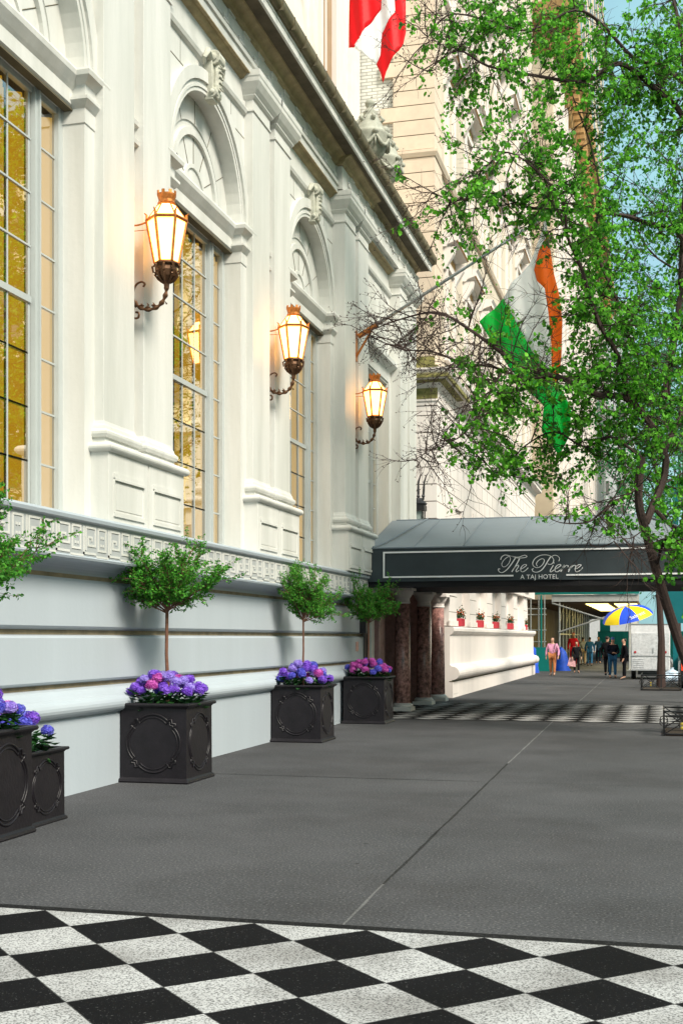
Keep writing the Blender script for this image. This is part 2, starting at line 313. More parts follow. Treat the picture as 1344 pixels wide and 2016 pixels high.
for i,c in enumerate(WC):
    a,b=ends[i],ends[i+1]; zt=ZT
    flat=(i==len(WC)-1)
    l,r=c-HWd,c+HWd
    wall.quad((XW,a,3.0),(XW,l,3.0),(XW,l,ZS if not flat else 7.7),(XW,a,ZS if not flat else 7.7)); wall.quad((XW,r,3.0),(XW,b,3.0),(XW,b,ZS if not flat else 7.7),(XW,r,ZS if not flat else 7.7))
    if flat:
        wall.quad((XW,a,7.7),(XW,b,7.7),(XW,b,zt),(XW,a,zt)); wall.quad((XW,l,7.7),(XB,l,7.7),(XB,r,7.7),(XW,r,7.7)); za=7.7
    else:
        ap=archpts(c,HWd); za=ZS
        for k in range(SEG):
            (y1,z1),(y2,z2)=ap[k],ap[k+1]; wall.quad((XW,y1,z1),(XW,y2,z2),(XW,y2,zt),(XW,y1,zt)); wall.quad((XW,y1,z1),(XB,y1,z1),(XB,y2,z2),(XW,y2,z2))
        wall.quad((XW,a,ZS),(XW,l,ZS),(XW,l,zt),(XW,a,zt)); wall.quad((XW,r,ZS),(XW,b,ZS),(XW,b,zt),(XW,r,zt))
    wall.quad((XW,l,3.0),(XB,l,3.0),(XB,l,za),(XW,l,za)); wall.quad((XW,r,3.0),(XB,r,3.0),(XB,r,za),(XW,r,za))
    wall.mi=1
    for q in range(1,16):
        z=3.02+.46*q
        if z>9.75: break
        if z<7.3: segs=[(a,c-1.55),(c+1.55,b)]
        else:
            rr=1.67; h=math.sqrt(max(0,rr*rr-(z-ZS)**2)) if z>ZS else rr+.02
            segs=[(a,c-h),(c+h,b)]
        for (s0,s1) in segs:
            if s1-s0>.05: gro.box(XW-.01,XW+.002,s0,s1,z-.008,z+.008)
        if z>8.9:
            for yy in (c-1.0-.25*(q%2),c+1.0+.25*(q%2)):
                if abs(yy-c)>math.sqrt(max(0,1.67**2-(z-ZS)**2)) or z>9.75: gro.box(XW-.01,XW+.0018,yy-.005,yy+.005,z,z+.45)
    wall.mi=0
wall.quad((XW,YE,3),(XB-1,YE,3),(XB-1,YE,ZT),(XW,YE,ZT))
P('wall',wall,[M_paint,M_groove])
# arches, imposts, keystones, tympana, windows
IMP=[(0,7.45),(.012,7.46),(.012,7.62),(.03,7.64),(.075,7.70),(.075,7.735),(.02,7.75),(.02,7.88),(.05,7.90),(.11,7.95),(.12,8.0),(.11,8.03),(0,8.05)]
def pier_half(y0,y1):
    mb=MB(); mb.wrap(XW+.03,XB,y0,y1,[(0,3.02),(0,7.46)],False); 
    mb.wrap(XW+.03,XB,y0,y1,IMP,True); return mb
proto_win=None
def arch_window(c,first):
    dy=c-WC[1]
    for s in (-1,1):
        y0,y1=(c-1.35-.30,c-1.344) if s<0 else (c+1.344,c+1.65)
        mb=MB(); mb.wrap(XW+.035,XB,y0,y1,[(0,3.02),(0,7.45)]+IMP[1:-1]+[(0,8.055)],True); P('pier',mb,M_paint)
        for q in range(8): m2=MB(); m2.box(XW+.036,XW+.05,(y0-.004 if s<0 else y1-.02),(y0+.02 if s<0 else y1+.004),3.6+.52*q,3.63+.52*q); P('wall_clip',m2,M_pole)
    mb=MB(); arch_slab(mb,c,1.345,1.58,XB,XW+.035); arch_slab(mb,c,1.50,1.665,XW-.05,XW+.07); arch_slab(mb,c,1.40,1.44,XW,XW+.05); P('arch',mb,M_paint)
    # keystone with scroll
    mb=MB(); mb.ext([(XW,c-.10,9.34),(XW,c+.10,9.34),(XW,c+.17,9.98),(XW,c-.17,9.98)],(.13,0,0))
    for (zz,rr,xx) in ((9.93,.105,.14),(9.44,.07,.12)):
        mb.lathe([(rr*.3,-.11),(rr,-.11),(rr,.11),(rr*.3,.11)],(XW+xx,c,zz),14,M=Matrix.Rotation(PI/2,3,'X'))
        for sg in (-1,1): mb.lathe([(rr*.55,0),(rr*.55,.02),(rr*.2,.035)],(XW+xx,c+sg*.11,zz),10,M=Matrix.Rotation(-sg*PI/2,3,'X'))
    mb.tube([(XW+.15,c,9.85),(XW+.16,c,9.7),(XW+.15,c,9.55),(XW+.13,c,9.38)],[.06,.07,.08,.05],8)
    for q in range(5): mb.tube([(XW+.22,c-.07,9.82-.08*q),(XW+.235,c,9.80-.08*q),(XW+.22,c+.07,9.82-.08*q)],.014,5)
    for sg in (-1,1): mb.tube([(XW+.1,c+sg*.12,9.9),(XW+.13,c+sg*.3,9.93),(XW+.1,c+sg*.36,9.82),(XW+.07,c+sg*.28,9.76)],[.05,.05,.035,.02],6)
    P('keystone',mb,mat('weathered_keystone',(.50,.50,.42),.75,var=.3,vs=9,bump=.5),smooth=False,bevel=.008)
    # tympanum
    mb=MB(); ap=archpts(c,1.36); xt=-6.47
    mb.add([(xt,c,ZS)]+[(xt,y,z) for y,z in ap],[(0,k+1,k+2) for k in range(SEG)])
    arch_slab(mb,c,.80,.90,xt-.01,xt+.05); arch_slab(mb,c,1.0,1.36,xt-.01,xt+.02); arch_slab(mb,c,.36,.42,xt-.01,xt+.025)
    mb.mi=1
    for k in range(1,6):
        a=PI*k/6; mb.tube([(xt+.003,c-.42*math.cos(a),ZS+.42*math.sin(a)),(xt+.003,c-.8*math.cos(a),ZS+.8*math.sin(a))],.006,4); mb.tube([(xt+.022,c-1.0*math.cos(a),ZS+1.0*math.sin(a)),(xt+.022,c-1.33*math.cos(a),ZS+1.33*math.sin(a))],.005,4)
    P('tympanum',mb,[M_paint,M_groove])
    mb=MB(); mb.run([(XB-.05,7.62),(-6.40,7.62),(-6.36,7.66),(-6.36,7.82),(-6.33,7.86),(-6.27,7.95),(-6.26,8.0),(-6.28,8.04),(XB-.05,8.05)],c-1.35,c+1.35); P('transom',mb,M_paint)
    mb=MB(); mb.box(-6.47,-6.362,c-1.34,c+1.34,7.60,7.619); P('transom_shadow_strip',mb,M_groove)  # dark strip painting the shade under the transom
def window(c,ztop,rows):
    fx0,fx1=-6.57,-6.49; fr=MB(); z0=3.02
    for a,b in ((-1.35,-1.245),(-.85,-.72),(.72,.85),(1.245,1.35)): fr.box(fx0,fx1,c+a,c+b,z0,ztop)
    for a,b in ((-.80,-.77),(.77,.80)): fr.box(fx1,fx1+.03,c+a,c+b,z0,ztop)
    fr.box(fx0,fx1-.02,c-1.245,c-.85,ztop-.08,ztop-.002); fr.box(fx0,fx1-.02,c+.85,c+1.245,ztop-.08,ztop-.002); fr.box(fx0,fx1-.02,c-.7,c+.7,ztop-.08,ztop-.002)
    for a,b in ((-1.245,-.85),(-.72,.72),(.85,1.245)): fr.box(fx0,fx1-.015,c+a,c+b,z0,z0+.09)
    ph=(ztop-z0)/rows; mid=rows//2
    for k in range(1,rows):
        z=z0+ph*k
        for a,b in ((-1.245,-.85),(.85,1.245)): fr.box(-6.575,-6.535,c+a,c+b,z-.010,z+.010)
        if k==mid: fr.box(-6.60,-6.52,c-.7,c+.7,z-.035,z+.035)
        else: fr.box(-6.585 if k<mid else -6.565,-6.545 if k<mid else -6.53,c-.7,c+.7,z-.010,z+.010)
    for q in (-.7+1.4/3,-.7+2.8/3): fr.box(-6.578,-6.538,c+q-.010,c+q+.010,z0+.09,ztop-.08)
    for q in (-.7,.66): fr.box(-6.59,-6.54,c+q,c+q+.04,z0+.09,ztop-.08)
    w=P('window',fr,M_frame)
    g=MB().quad((-6.545,c-1.25,z0),(-6.545,c+1.25,z0),(-6.545,c+1.25,ztop),(-6.545,c-1.25,ztop)); g.build('pane',M_glass,w)
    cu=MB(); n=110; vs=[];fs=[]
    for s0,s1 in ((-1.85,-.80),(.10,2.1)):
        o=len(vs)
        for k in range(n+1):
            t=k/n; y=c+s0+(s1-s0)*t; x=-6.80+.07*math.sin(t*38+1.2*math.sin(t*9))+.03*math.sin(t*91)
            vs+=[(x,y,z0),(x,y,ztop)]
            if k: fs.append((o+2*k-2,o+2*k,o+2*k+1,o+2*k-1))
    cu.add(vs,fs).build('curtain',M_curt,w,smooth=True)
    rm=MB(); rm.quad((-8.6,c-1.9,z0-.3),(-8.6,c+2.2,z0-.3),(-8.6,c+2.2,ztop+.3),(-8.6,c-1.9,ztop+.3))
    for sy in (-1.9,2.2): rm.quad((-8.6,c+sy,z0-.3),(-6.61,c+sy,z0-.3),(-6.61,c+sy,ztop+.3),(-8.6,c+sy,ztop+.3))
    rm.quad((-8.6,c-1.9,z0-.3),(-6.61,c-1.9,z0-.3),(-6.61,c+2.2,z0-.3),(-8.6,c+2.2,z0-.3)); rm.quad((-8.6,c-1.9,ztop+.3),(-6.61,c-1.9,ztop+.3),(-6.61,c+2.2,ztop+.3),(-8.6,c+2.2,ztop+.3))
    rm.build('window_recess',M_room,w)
for i,c in enumerate(WC[:-1]): arch_window(c,i==0); window(c,7.63,8)
c=WC[-1]; window(c,7.63,8)
mb=MB(); mb.run([(XW,7.75),(XW+.03,7.75),(XW+.03,8.0),(XW+.08,8.05),(XW+.2,8.12),(XW+.2,8.22),(XW,8.28)],c-1.6,c+1.6)
for s in (-1,1): mb.box(XW,XW+.04,c+s*1.48-.12,c+s*1.48+.12,3.02,7.749)
P('window_hood',mb,M_paint)
# pedestal + paired pilasters
GC=[13.72+BP*k for k in range(-2,4)]
CAPP=[(0,9.86),(.02,9.87),(.02,9.90),(.0,9.91),(.0,10.05),(.025,10.07),(.05,10.10),(.05,10.12),(.06,10.13),(.10,10.18),(.15,10.27),(.155,10.33),(.165,10.35),(.165,10.44),(0,10.45)]
BASP=[(.0,3.87),(.035,3.88),(.035,3.93),(.06,3.935),(.075,3.97),(.075,4.0),(.04,4.03),(.03,4.07),(.015,4.09),(0,4.13)]
for i,gc in enumerate(GC):
    dx=.12 if i>=4 else 0.
    e=.11 if i==4 else 0
    # pedestal
    mb=MB(); p0,p1=gc-1.115,gc+1.115
    mb.wrap(-6.0+dx*.9,XB,p0,gc-.03,[(0,3.02),(0,3.80)],False); mb.wrap(-6.0+dx*.9,XB,gc+.0,p1,[(0,3.02),(0,3.80)],False)
    mb.wrap(-6.02+dx*.9,XB,p0+.02,p1-.02,[(0,3.02),(0,3.80)],True)
    P('pedestal',mb,M_paint,bevel=.004)
    mb=MB()
    xx=-6.0+dx*.9
    for a,b in ((p0+.12,gc-.15),(gc+.12,p1-.12)):
        mb.box(xx-.005,xx+.018,a,b,3.52,3.57); mb.box(xx-.005,xx+.03,a+.02,b-.02,3.49,3.519); mb.box(xx-.005,xx+.012,a,a+.025,3.13,3.488); mb.box(xx-.005,xx+.012,b-.025,b,3.13,3.488); mb.box(xx-.005,xx+.02,a,b,3.08,3.129)
        mb.box(xx-.005,xx+.006,a+.06,b-.06,3.16,3.46)
    P('pedestal_panel',mb,M_paint)
    mb=MB(); mb.wrap(-6.0+dx*.9,XB,p0,p1,[(-.02,3.80)]+[(.0+.06*math.cos(R(a)),3.855+.055*math.sin(R(a))) for a in range(-80,81,20)]+[(-.02,3.912)],True); P('pedestal_torus',mb,M_paint,smooth=False)
    for s0,s1 in ((gc-1.02,gc-.18),(gc+.09,gc+.94)):
        xf=-6.11+dx
        mb=MB(); mb.wrap(xf,XB,s0,s1,[(0,4.13),(0,9.86)],False); pl=P('pilaster',mb,M_paint,bevel=.005)
        mb=MB(); mb.wrap(xf,XB,s0,s1,[(a,z+.042) for a,z in BASP],True); mb.build('pilaster_base',M_paint,pl)
        mb=MB(); mb.wrap(xf,XB,s0,s1,CAPP,True); mb.build('capital',M_paint,pl)
    if i>=4:
        mb=MB(); mb.box(XB,-6.15,gc-.18,gc+.09,3.9,10.0); P('pilaster_gap',mb,M_paint)
    # small string between the pilasters
    mb=MB(); 
    for z in (7.95,7.72): mb.run([(XW,z-.03),(XW+.09+dx*.5,z),(XW+.1+dx*.5,z+.05),(XW,z+.07)],gc-.18,gc+.09)
    mb.mi=1; xg=XW if i<4 else -6.15
    for q in range(12): mb.box(xg-.01,xg+.004,gc-.175,gc+.085,4.3+.46*q,4.322+.46*q)
    P('gap_moulding',mb,[M_paint,M_groove])
# small bracket and string under architrave
for i in range(len(GC)+1):
    mb=MB()
    a=(GC[i-1]+.96) if i else Y0; b=(GC[i]-1.04) if i<len(GC) else YE
    mb.run([(XW,9.80),(XW+.05,9.83),(XW+.07,9.88),(XW+.07,9.90),(XW+.03,9.92),(XW+.03,10.02),(XW,10.03)],a,b); P('string_course',mb,M_paint)
# entablature: architrave, frieze with guttae, bed mould, corona, gutter
mb=MB(); mb.run([(XW-.3,10.40),(-6.10,10.40),(-6.10,10.52),(-6.07,10.53),(-6.07,10.60),(-6.12,10.62),(-6.12,10.93),(XW-.3,10.93)],Y0,YE)
mb.box(-6.2,-6.0,GC[4]-1.2,YE-.02,10.46,10.92); P('frieze',mb,M_paint)
mb=MB(); mb.box(XW+.001,-6.101,Y0,YE-.01,10.385,10.399); mb.run([(XW,10.31),(-6.2,10.33),(-6.16,10.37),(-6.15,10.384),(XW,10.384)],Y0,YE-.02); P('architrave_soffit',mb,M_gold)
y=3.
while y<YE-.3:
    mb=MB()
    x=-6.12 if y<GC[4]-1.3 else -6.0
    mb.box(x,x+.03,y,y+.20,10.70,10.735); mb.box(x,x+.018,y+.215,y+.225,10.735,10.90); mb.box(x,x+.025,y+.23,y+.5,10.875,10.905)
    for k in range(5): mb.lathe([(.010,.0),(.017,-.045)],(x+.018,y+.02+.04*k,10.70),6)
    mb.box(x-.003,x+.012,y+.2,y+.68,10.688,10.70); P('guttae',mb,M_paint)
    y+=.68
bed=[(-6.3,10.905),(-6.10,10.905),(-6.08,10.93),(-6.06,10.935),(-6.05,10.96)]+[(-6.05+.12*(1-math.cos(R(a))),10.96+.09*math.sin(R(a))) for a in range(15,91,15)]+[(-5.91,11.07),(-6.3,11.07)]
mb=MB(); mb.run(bed,Y0,GC[4]-1.3); mb.run([(x+.12 if x>-6.2 else x,z) for x,z in bed],GC[4]-1.3,GC[4]+1.3); mb.run(bed,GC[4]+1.3,YE-.1); P('bed_mould',mb,M_gold)
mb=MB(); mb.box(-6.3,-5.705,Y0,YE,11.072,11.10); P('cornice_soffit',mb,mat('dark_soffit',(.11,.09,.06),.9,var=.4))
mb=MB(); mb.run([(-6.3,11.101),(-5.70,11.101),(-5.70,11.05),(-5.66,11.05),(-5.66,11.16),(-5.645,11.17),(-5.645,11.20),(-6.3,11.20)],Y0,YE); P('cornice',mb,M_paint)
mb=MB(); mb.run([(-6.3,11.201),(-5.64,11.201),(-5.63,11.22)]+[(-5.63+.10*math.sin(R(a)),11.22+.13*(1-math.cos(R(a)))) for a in range(15,91,15)]+[(-5.53,11.37),(-5.53,11.40),(-6.3,11.42)],Y0,YE+.05); 
mb.mi=1; y=4.
while y<YE: mb.box(-5.645,-5.522,y,y+.012,11.215,11.408); y+=.62
P('gutter',mb,[M_gut,M_groove])
mb=MB(); mb.box(-9,-6.301,Y0,YE,11.3,11.45); P('roof',mb,M_gut)
# attic storey set back above the wing
XA=-7.8
mb=MB(); mb.box(-9.5,XA,6,31.75,11.46,24); 
for yy in (27.05,29.35,30.6,25.0): mb.box(XA,XA+.10,yy-.22,yy+.22,11.46,24)
mb.run([(XA,12.55),(XA+.12,12.58),(XA+.2,12.68),(XA+.2,12.8),(XA,12.82)],6,31.7)
P('attic_wall',mb,mat('warm_limestone',(.76,.70,.60),.7,var=.08))
mb=MB(); mb.run([(XA+.2,11.451),(XA+.95,11.451),(XA+1.0,11.5),(XA+.95,11.56),(XA+.95,12.1),(XA+1.05,12.15),(XA+1.05,12.25),(XA+.2,12.27)],6,31.6)
y=8
while y<31: mb.box(XA+.951,XA+1.0,y,y+.55,11.62,12.05); y+=.75
P('parapet',mb,mat('warm_limestone2',(.62,.57,.48),.8,var=.2))
for yy in (28.2,23.4):
    f=MB(); f.box(XA,XA+.14,yy-.75,yy-.6,13,22); f.box(XA,XA+.14,yy+.6,yy+.75,13,22); f.box(XA,XA+.05,yy-.04,yy+.04,13,22); f.box(XA,XA+.18,yy-.8,yy+.8,12.83,13)
    w=P('attic_window',f,M_limew); MB().box(XA,XA+.02,yy-.6,yy+.6,13,22).build('pane',mat('brown_shade',(.33,.20,.10),.35,var=.2),w)
# ---------------------------------------------------------------- entrance under the canopy
mb=MB(); mb.box(-7.2,-6.9,YB,34.3,-.1,3.6); mb.box(-6.9,-6.2,YB+.001,YB+.25,-.1,3.0); P('entrance_wall',mb,mat('entrance_stone',(.12,.09,.08),.7))
mb=MB(); mb.box(-6.9,-5.62,25.1,34.3,2.88,3.5); P('entrance_beam',mb,M_limew)
mb=MB(); mb.box(-6.9,-6.05,26.45,27.0,-.1,2.87); P('marble_pier',mb,M_pink,bevel=.01)
mb=MB(); mb.box(-6.3,-6.12,26.0,26.25,0,2.87); P('white_pilaster',mb,M_limew)
mb=MB(); mb.tube([(-6.14,25.9,0),(-6.14,25.9,2.86)],.04,10); P('downpipe',mb,M_pole)
for (x,y) in ((-5.83,27.9),(-5.84,30.6),(-5.80,32.4)):
    mb=MB(); mb.lathe([(.19,.16),(.185,1.0),(.165,2.52)],(x,y,0),24); sh=P('column',mb,M_marble,smooth=True)
    mb=MB(); mb.box(x-.25,x+.25,y-.25,y+.25,0,.10); mb.lathe([(.24,.1),(.25,.12),(.24,.15),(.205,.17),(.19,.19)],(x,y,0),24); mb.build('column_base',M_limew,sh,bevel=.01)
    mb=MB(); mb.lathe([(.17,2.50),(.185,2.53),(.17,2.56),(.17,2.62),(.21,2.68),(.26,2.78),(.27,2.80)],(x,y,0),24); mb.box(x-.27,x+.27,y-.27,y+.27,2.80,2.879); mb.build('column_capital',M_limew,sh)
for y in (29.2,31.5):
    mb=MB(); mb.box(-6.9,-6.15,y-.06,y+.06,0,2.87); P('entrance_post',mb,M_pink)
mb=MB(); mb.box(-6.895,-6.85,27.4,29.0,.02,2.5); mb.box(-6.895,-6.85,29.6,31.2,.02,2.5); P('entrance_door',mb,mat('bronze_door',(.10,.05,.03),.3,metal=.4))
# plate and junction box on the wall
mb=MB(); mb.box(-6.22,-6.205,24.95,25.15,1.42,1.62); mb.box(-6.206,-6.2,24.98,25.12,1.45,1.59); tag(mb.build('wall_plate',[mat('plate_pink',(.6,.35,.3),.5,var=.5,vs=60)]),'small square plate with reddish mark on the wall above the planter nearest the entrance','plate')
mb=MB(); mb.box(-6.22,-6.08,25.3,25.5,1.8,2.15); mb.tube([(-6.15,25.4,1.8),(-6.15,25.4,.9),(-6.12,25.45,.4)],.018,6); tag(mb.build('electric_box',M_black),'black electric box with cable on the wall beside the entrance','electric box')
# ---------------------------------------------------------------- limestone tower
tower=empty('hotel_tower',(0,0,0),0,'cream limestone and white brick tower with banded quoins rising behind the canopy','building')
T=lambda n,mb,m,**k: mb.build(n,m,tower,**k)
TY=31.8; TX=-5.78; TE=57.6
M_brick=bpy.data.materials.new('white_brick'); M_brick.use_nodes=True
nt=M_brick.node_tree; b=nt.nodes['Principled BSDF']; tc=N(nt,'ShaderNodeTexCoord'); mp=N(nt,'ShaderNodeMapping'); mp.inputs['Rotation'].default_value=(R(90),0,0)
bt=N(nt,'ShaderNodeTexBrick'); bt.inputs['Scale'].default_value=1; bt.inputs['Brick Width'].default_value=.3; bt.inputs['Row Height'].default_value=.09; bt.inputs['Mortar Size'].default_value=.012
bt.inputs['Color1'].default_value=(.72,.71,.66,1); bt.inputs['Color2'].default_value=(.58,.57,.53,1); bt.inputs['Mortar'].default_value=(.33,.32,.28,1)
nt.links.new(tc.outputs['Object'],mp.inputs[0]); nt.links.new(mp.outputs[0],bt.inputs['Vector']); nt.links.new(bt.outputs[0],b.inputs['Base Color']); b.inputs['Roughness'].default_value=.8
mb=MB(); mb.box(-14,TX-.12,TY+.1,TE,3.5,62); T('brick_wall',mb,M_brick)
# lower rusticated storey
mb=MB(); m2=MB(); z=3.5
while z<7.85:
    z2=min(z+.455,7.85); mb.box(-8.0,-5.72,TY,TE,z+.012,z2-.012); m2.box(-8.0,-5.745,TY+.025,TE-.02,z2-.0125,z2+.0125); z=z2
T('rusticated_wall',mb,M_limew); T('rustication_joint',m2,M_groove)
mb=MB()
for k,y in enumerate([TY+.9+1.25*i for i in range(19)]):
    for q in range(9):
        z=3.5+.455*q+.013; yy=y+(.6 if q%2 else 0)
        if yy<TE: mb.box(-5.721,-5.718,yy-.006,yy+.006,z,z+.43)
T('vertical_joint',mb,M_groove)
ent=[(0,7.86),(.02,7.86),(.02,7.95),(.05,7.97),(.05,8.0),(.02,8.02),(.02,8.32),(.06,8.36),(.10,8.45),(.26,8.50),(.30,8.52),(.30,8.62),(.34,8.66),(.38,8.74),(.38,8.78),(0,8.84)]
mb=MB(); mb.wrap(-5.72,-8,TY,TE,ent); T('moulded_cornice',mb,M_limew)
mb=MB(); mb.box(-8,-5.36,TY-.362,TY+3.4,8.53,8.615); mb.wrap(-5.72,-8,TY,TY+2.6,[(.262,8.502),(.102,8.452),(.1,8.44),(.264,8.49)]); mb.box(-8,-5.70,TY-.03,TY+.005,8.03,8.31); mb.box(-8,-5.66,TY-.30,TY,8.79,8.86); mb.box(-8,-5.78,TY-.05,TY+.05,8.86,9.15)
T('mossy_cornice_corner',mb,M_moss)
# quoins
mb=MB(); m2=MB(); z=8.85; q=0
while z<30:
    if 14.3<z<14.55: 
        mb.wrap(TX,-7.4,TY,TE,[(0,z),(.03,z),(.08,z+.1),(.08,z+.16),(0,z+.2)]); z+=.2; continue
    z2=z+.40; xl=-7.25 if q%3==1 else -6.9
    mb.box(xl,TX,TY,TY+1.1,z+.012,z2-.012); m2.box(xl+.01,TX-.02,TY+.02,TY+1.08,z2-.0125,z2+.0125); z=z2; q+=1
T('quoin',mb,M_lime); T('quoin_joint',m2,M_groove)
mb=MB(); mb.box(-8,TX-.06,TY+1.1,TE,8.84,62); T('street_wall',mb,mat('cream_limestone',(.58,.50,.40),.75,var=.12,vs=.8,streak=1))
# tower windows on the street side
def tower_window(y,z,w,h,par,X,hood=True,kind=0):
    f=MB(); f.box(X-.06,X+.08,y-w/2-.18,y-w/2,z,z+h); f.box(X-.06,X+.08,y+w/2,y+w/2+.18,z,z+h); f.box(X-.06,X+.12,y-w/2-.25,y+w/2+.25,z-.16,z-.001); f.box(X-.06,X+.08,y-w/2-.18,y+w/2+.18,z+h,z+h+.2)
    f.box(X-.04,X+.01,y-w/2,y+w/2,z+h*.5-.04,z+h*.5+.04); f.box(X-.04,X+.01,y-.03,y+.03,z,z+h)
    if hood:
        f.run([(X-.05,z+h+.45),(X+.1,z+h+.45),(X+.16,z+h+.52),(X+.42,z+h+.60),(X+.42,z+h+.72),(X+.48,z+h+.80),(X-.05,z+h+.86)],y-w/2-.45,y+w/2+.45)
        for s in (-1,1): f.run([(X-.05,z+h-.15),(X+.06,z+h-.15),(X+.14,z+h),(X+.30,z+h+.25),(X+.34,z+h+.449),(X-.05,z+h+.449)],y+s*(w/2+.28)-.1,y+s*(w/2+.28)+.1)
    o=f.build('tower_window',M_limew,par)
    g=MB().quad((X-.03,y-w/2,z),(X-.03,y+w/2,z),(X-.03,y+w/2,z+h),(X-.03,y-w/2,z+h)); g.build('pane',mat('shaded_pane',(.16,.15,.14),.12,spec=.6),o)
    if hood:
        g=MB(); g.box(X+.101,X+.415,y-w/2-.43,y+w/2+.43,z+h+.585,z+h+.598); g.box(X-.02,X+.06,y-w/2-.17,y+w/2+.17,z+h+.21,z+h+.44); g.build('hood_soffit',mat('ochre_hood',(.45,.26,.09),.8,var=.3),o)  # ochre tone on the hood's underside and the band below
    return o
for z in (9.6,14.7,19.6,24.5):
    for k in range(7): tower_window(34.4+3.45*k,z,1.15,2.5,tower,TX-.06,hood=z<24)
for k in range(6): tower_window(35.0+3.8*k,3.9,1.2,1.5,tower,-5.74,hood=False)
# base of the tower along the sidewalk
mb=MB(); mb.run([(-7,-.1),(-5.70,-.1),(-5.70,.45),(-5.74,.50)]+arc(-5.70,.70,.19,-75,75,8)+[(-5.74,.90),(-5.78,.95),(-5.78,1.78),(-5.72,1.82),(-5.66,1.9),(-5.66,1.98),(-5.70,2.02),(-7,2.05)],34.2,TE); T('base_wall',mb,M_limew)
mb=MB(); mb.box(-5.79,-5.69,34.195,TE-.05,.452,.478); T('base_groove',mb,M_groove)
mb=MB(); mb.box(-7,-6.05,34.2,TE,2.05,3.5)
y=34.3
while y<TE-1: mb.box(-6.06,-5.82,y,y+1.35,2.051,3.49); mb.box(-5.83,-5.78,y-.05,y+1.4,2.05,2.2); y+=3.9
T('pier_wall',mb,M_limew)
mb=MB(); y=34.3
while y<TE-1:
    for z in (2.45,2.9): mb.box(-5.822,-5.817,y,y+1.35,z-.008,z+.008)
    y+=3.9
mb.box(-5.701,-5.696,34.4,35.2,.1,.104); T('pier_joint',mb,M_groove)
# potted plants on the ledge
def ledge_pot(y,i):
    x=-5.86; e=empty('window_box',(x,y,2.05),0,['red window box nearest the column on the stone ledge','second red window box from the column on the stone ledge','middle red window box of the five on the stone ledge','second farthest red window box on the stone ledge','farthest red window box at the end of the stone ledge'][i],'window box','red window boxes on the ledge')
    mb=MB(); mb.ext([(-.12,-.4,0),(.10,-.4,0),(.10,.4,0),(-.12,.4,0)],(0,0,.30)); 
    for k in range(6): mb.box(.10,.12,-.4+.15*k,-.34+.15*k,.02,.28)
    mb.build('box',mat('red_box',(.50,.04,.06),.6),e)
    mb=MB(); r=random.Random(i)
    for k in range(260):
        p=Vector((r.uniform(-.14,.14),r.uniform(-.42,.42),.30+abs(r.gauss(0,.16)))); d=Vector((r.uniform(-1,1),r.uniform(-1,1),r.uniform(0,1))).normalized()*.07; q=Vector((r.uniform(-1,1),r.uniform(-1,1),r.uniform(-.5,.5))).normalized()*.035
        mb.quad(p,p+q+d*.5,p+d,p-q+d*.5)
    mb.build('foliage',M_hleaf,e)
    mb=MB()
    for k in range(20):
        p=Vector((r.uniform(-.1,.15),r.uniform(-.35,.35),.4+abs(r.gauss(0,.11)))); mb.lathe([(.005,0),(.03,.01),(.03,.03),(.005,.04)],p,6)
    mb.build('blossom',mat('red_yellow_blossom',(.7,.12,.03),.6,var=.5,vs=8),e); e.scale=(.8,.8,.8)
for i,px in enumerate((905,944,975,1004,1032)): ledge_pot(atX(px,1232,-5.86).y,i)
# black lantern above the canopy
e=empty('roof_lantern',(-6.12,31.3,3.3),0,'black iron lantern with three curved spikes standing above the canopy by the tower corner','lantern')
mb=MB(); mb.box(-.16,.16,-.16,.16,0,.25); 
for sx in (-.13,.13):
    for sy in (-.13,.13): mb.tube([(sx,sy,.25),(sx*1.1,sy*1.1,1.75)],.018,5)
mb.box(-.19,.19,-.19,.19,1.72,1.85); mb.lathe([(.2,1.85),(.24,1.9),(.13,2.0),(.1,2.05)],n=12); mb.box(-.02,.02,-.02,.02,.25,1.7); mb.build('frame',M_black,e)
mb=MB()
for a in (-.13,0,.13): mb.tube([(a,0,2.0),(a*1.1,0,2.25),(a*1.2,0,2.45),(a*1.2+.05,0,2.62),(a*1.2+.12,0,2.72)],[.03,.035,.025,.018,.006],6); mb.lathe([(.02,2.05),(.05,2.1),(.02,2.16)],(a,0,0),8)
mb.build('spike',M_black,e)
mb=MB(); mb.box(-.12,.12,-.12,.12,.3,1.7); mb.build('glass',mat('dim_lantern_glass',(.30,.36,.34),.15,spec=.6),e)
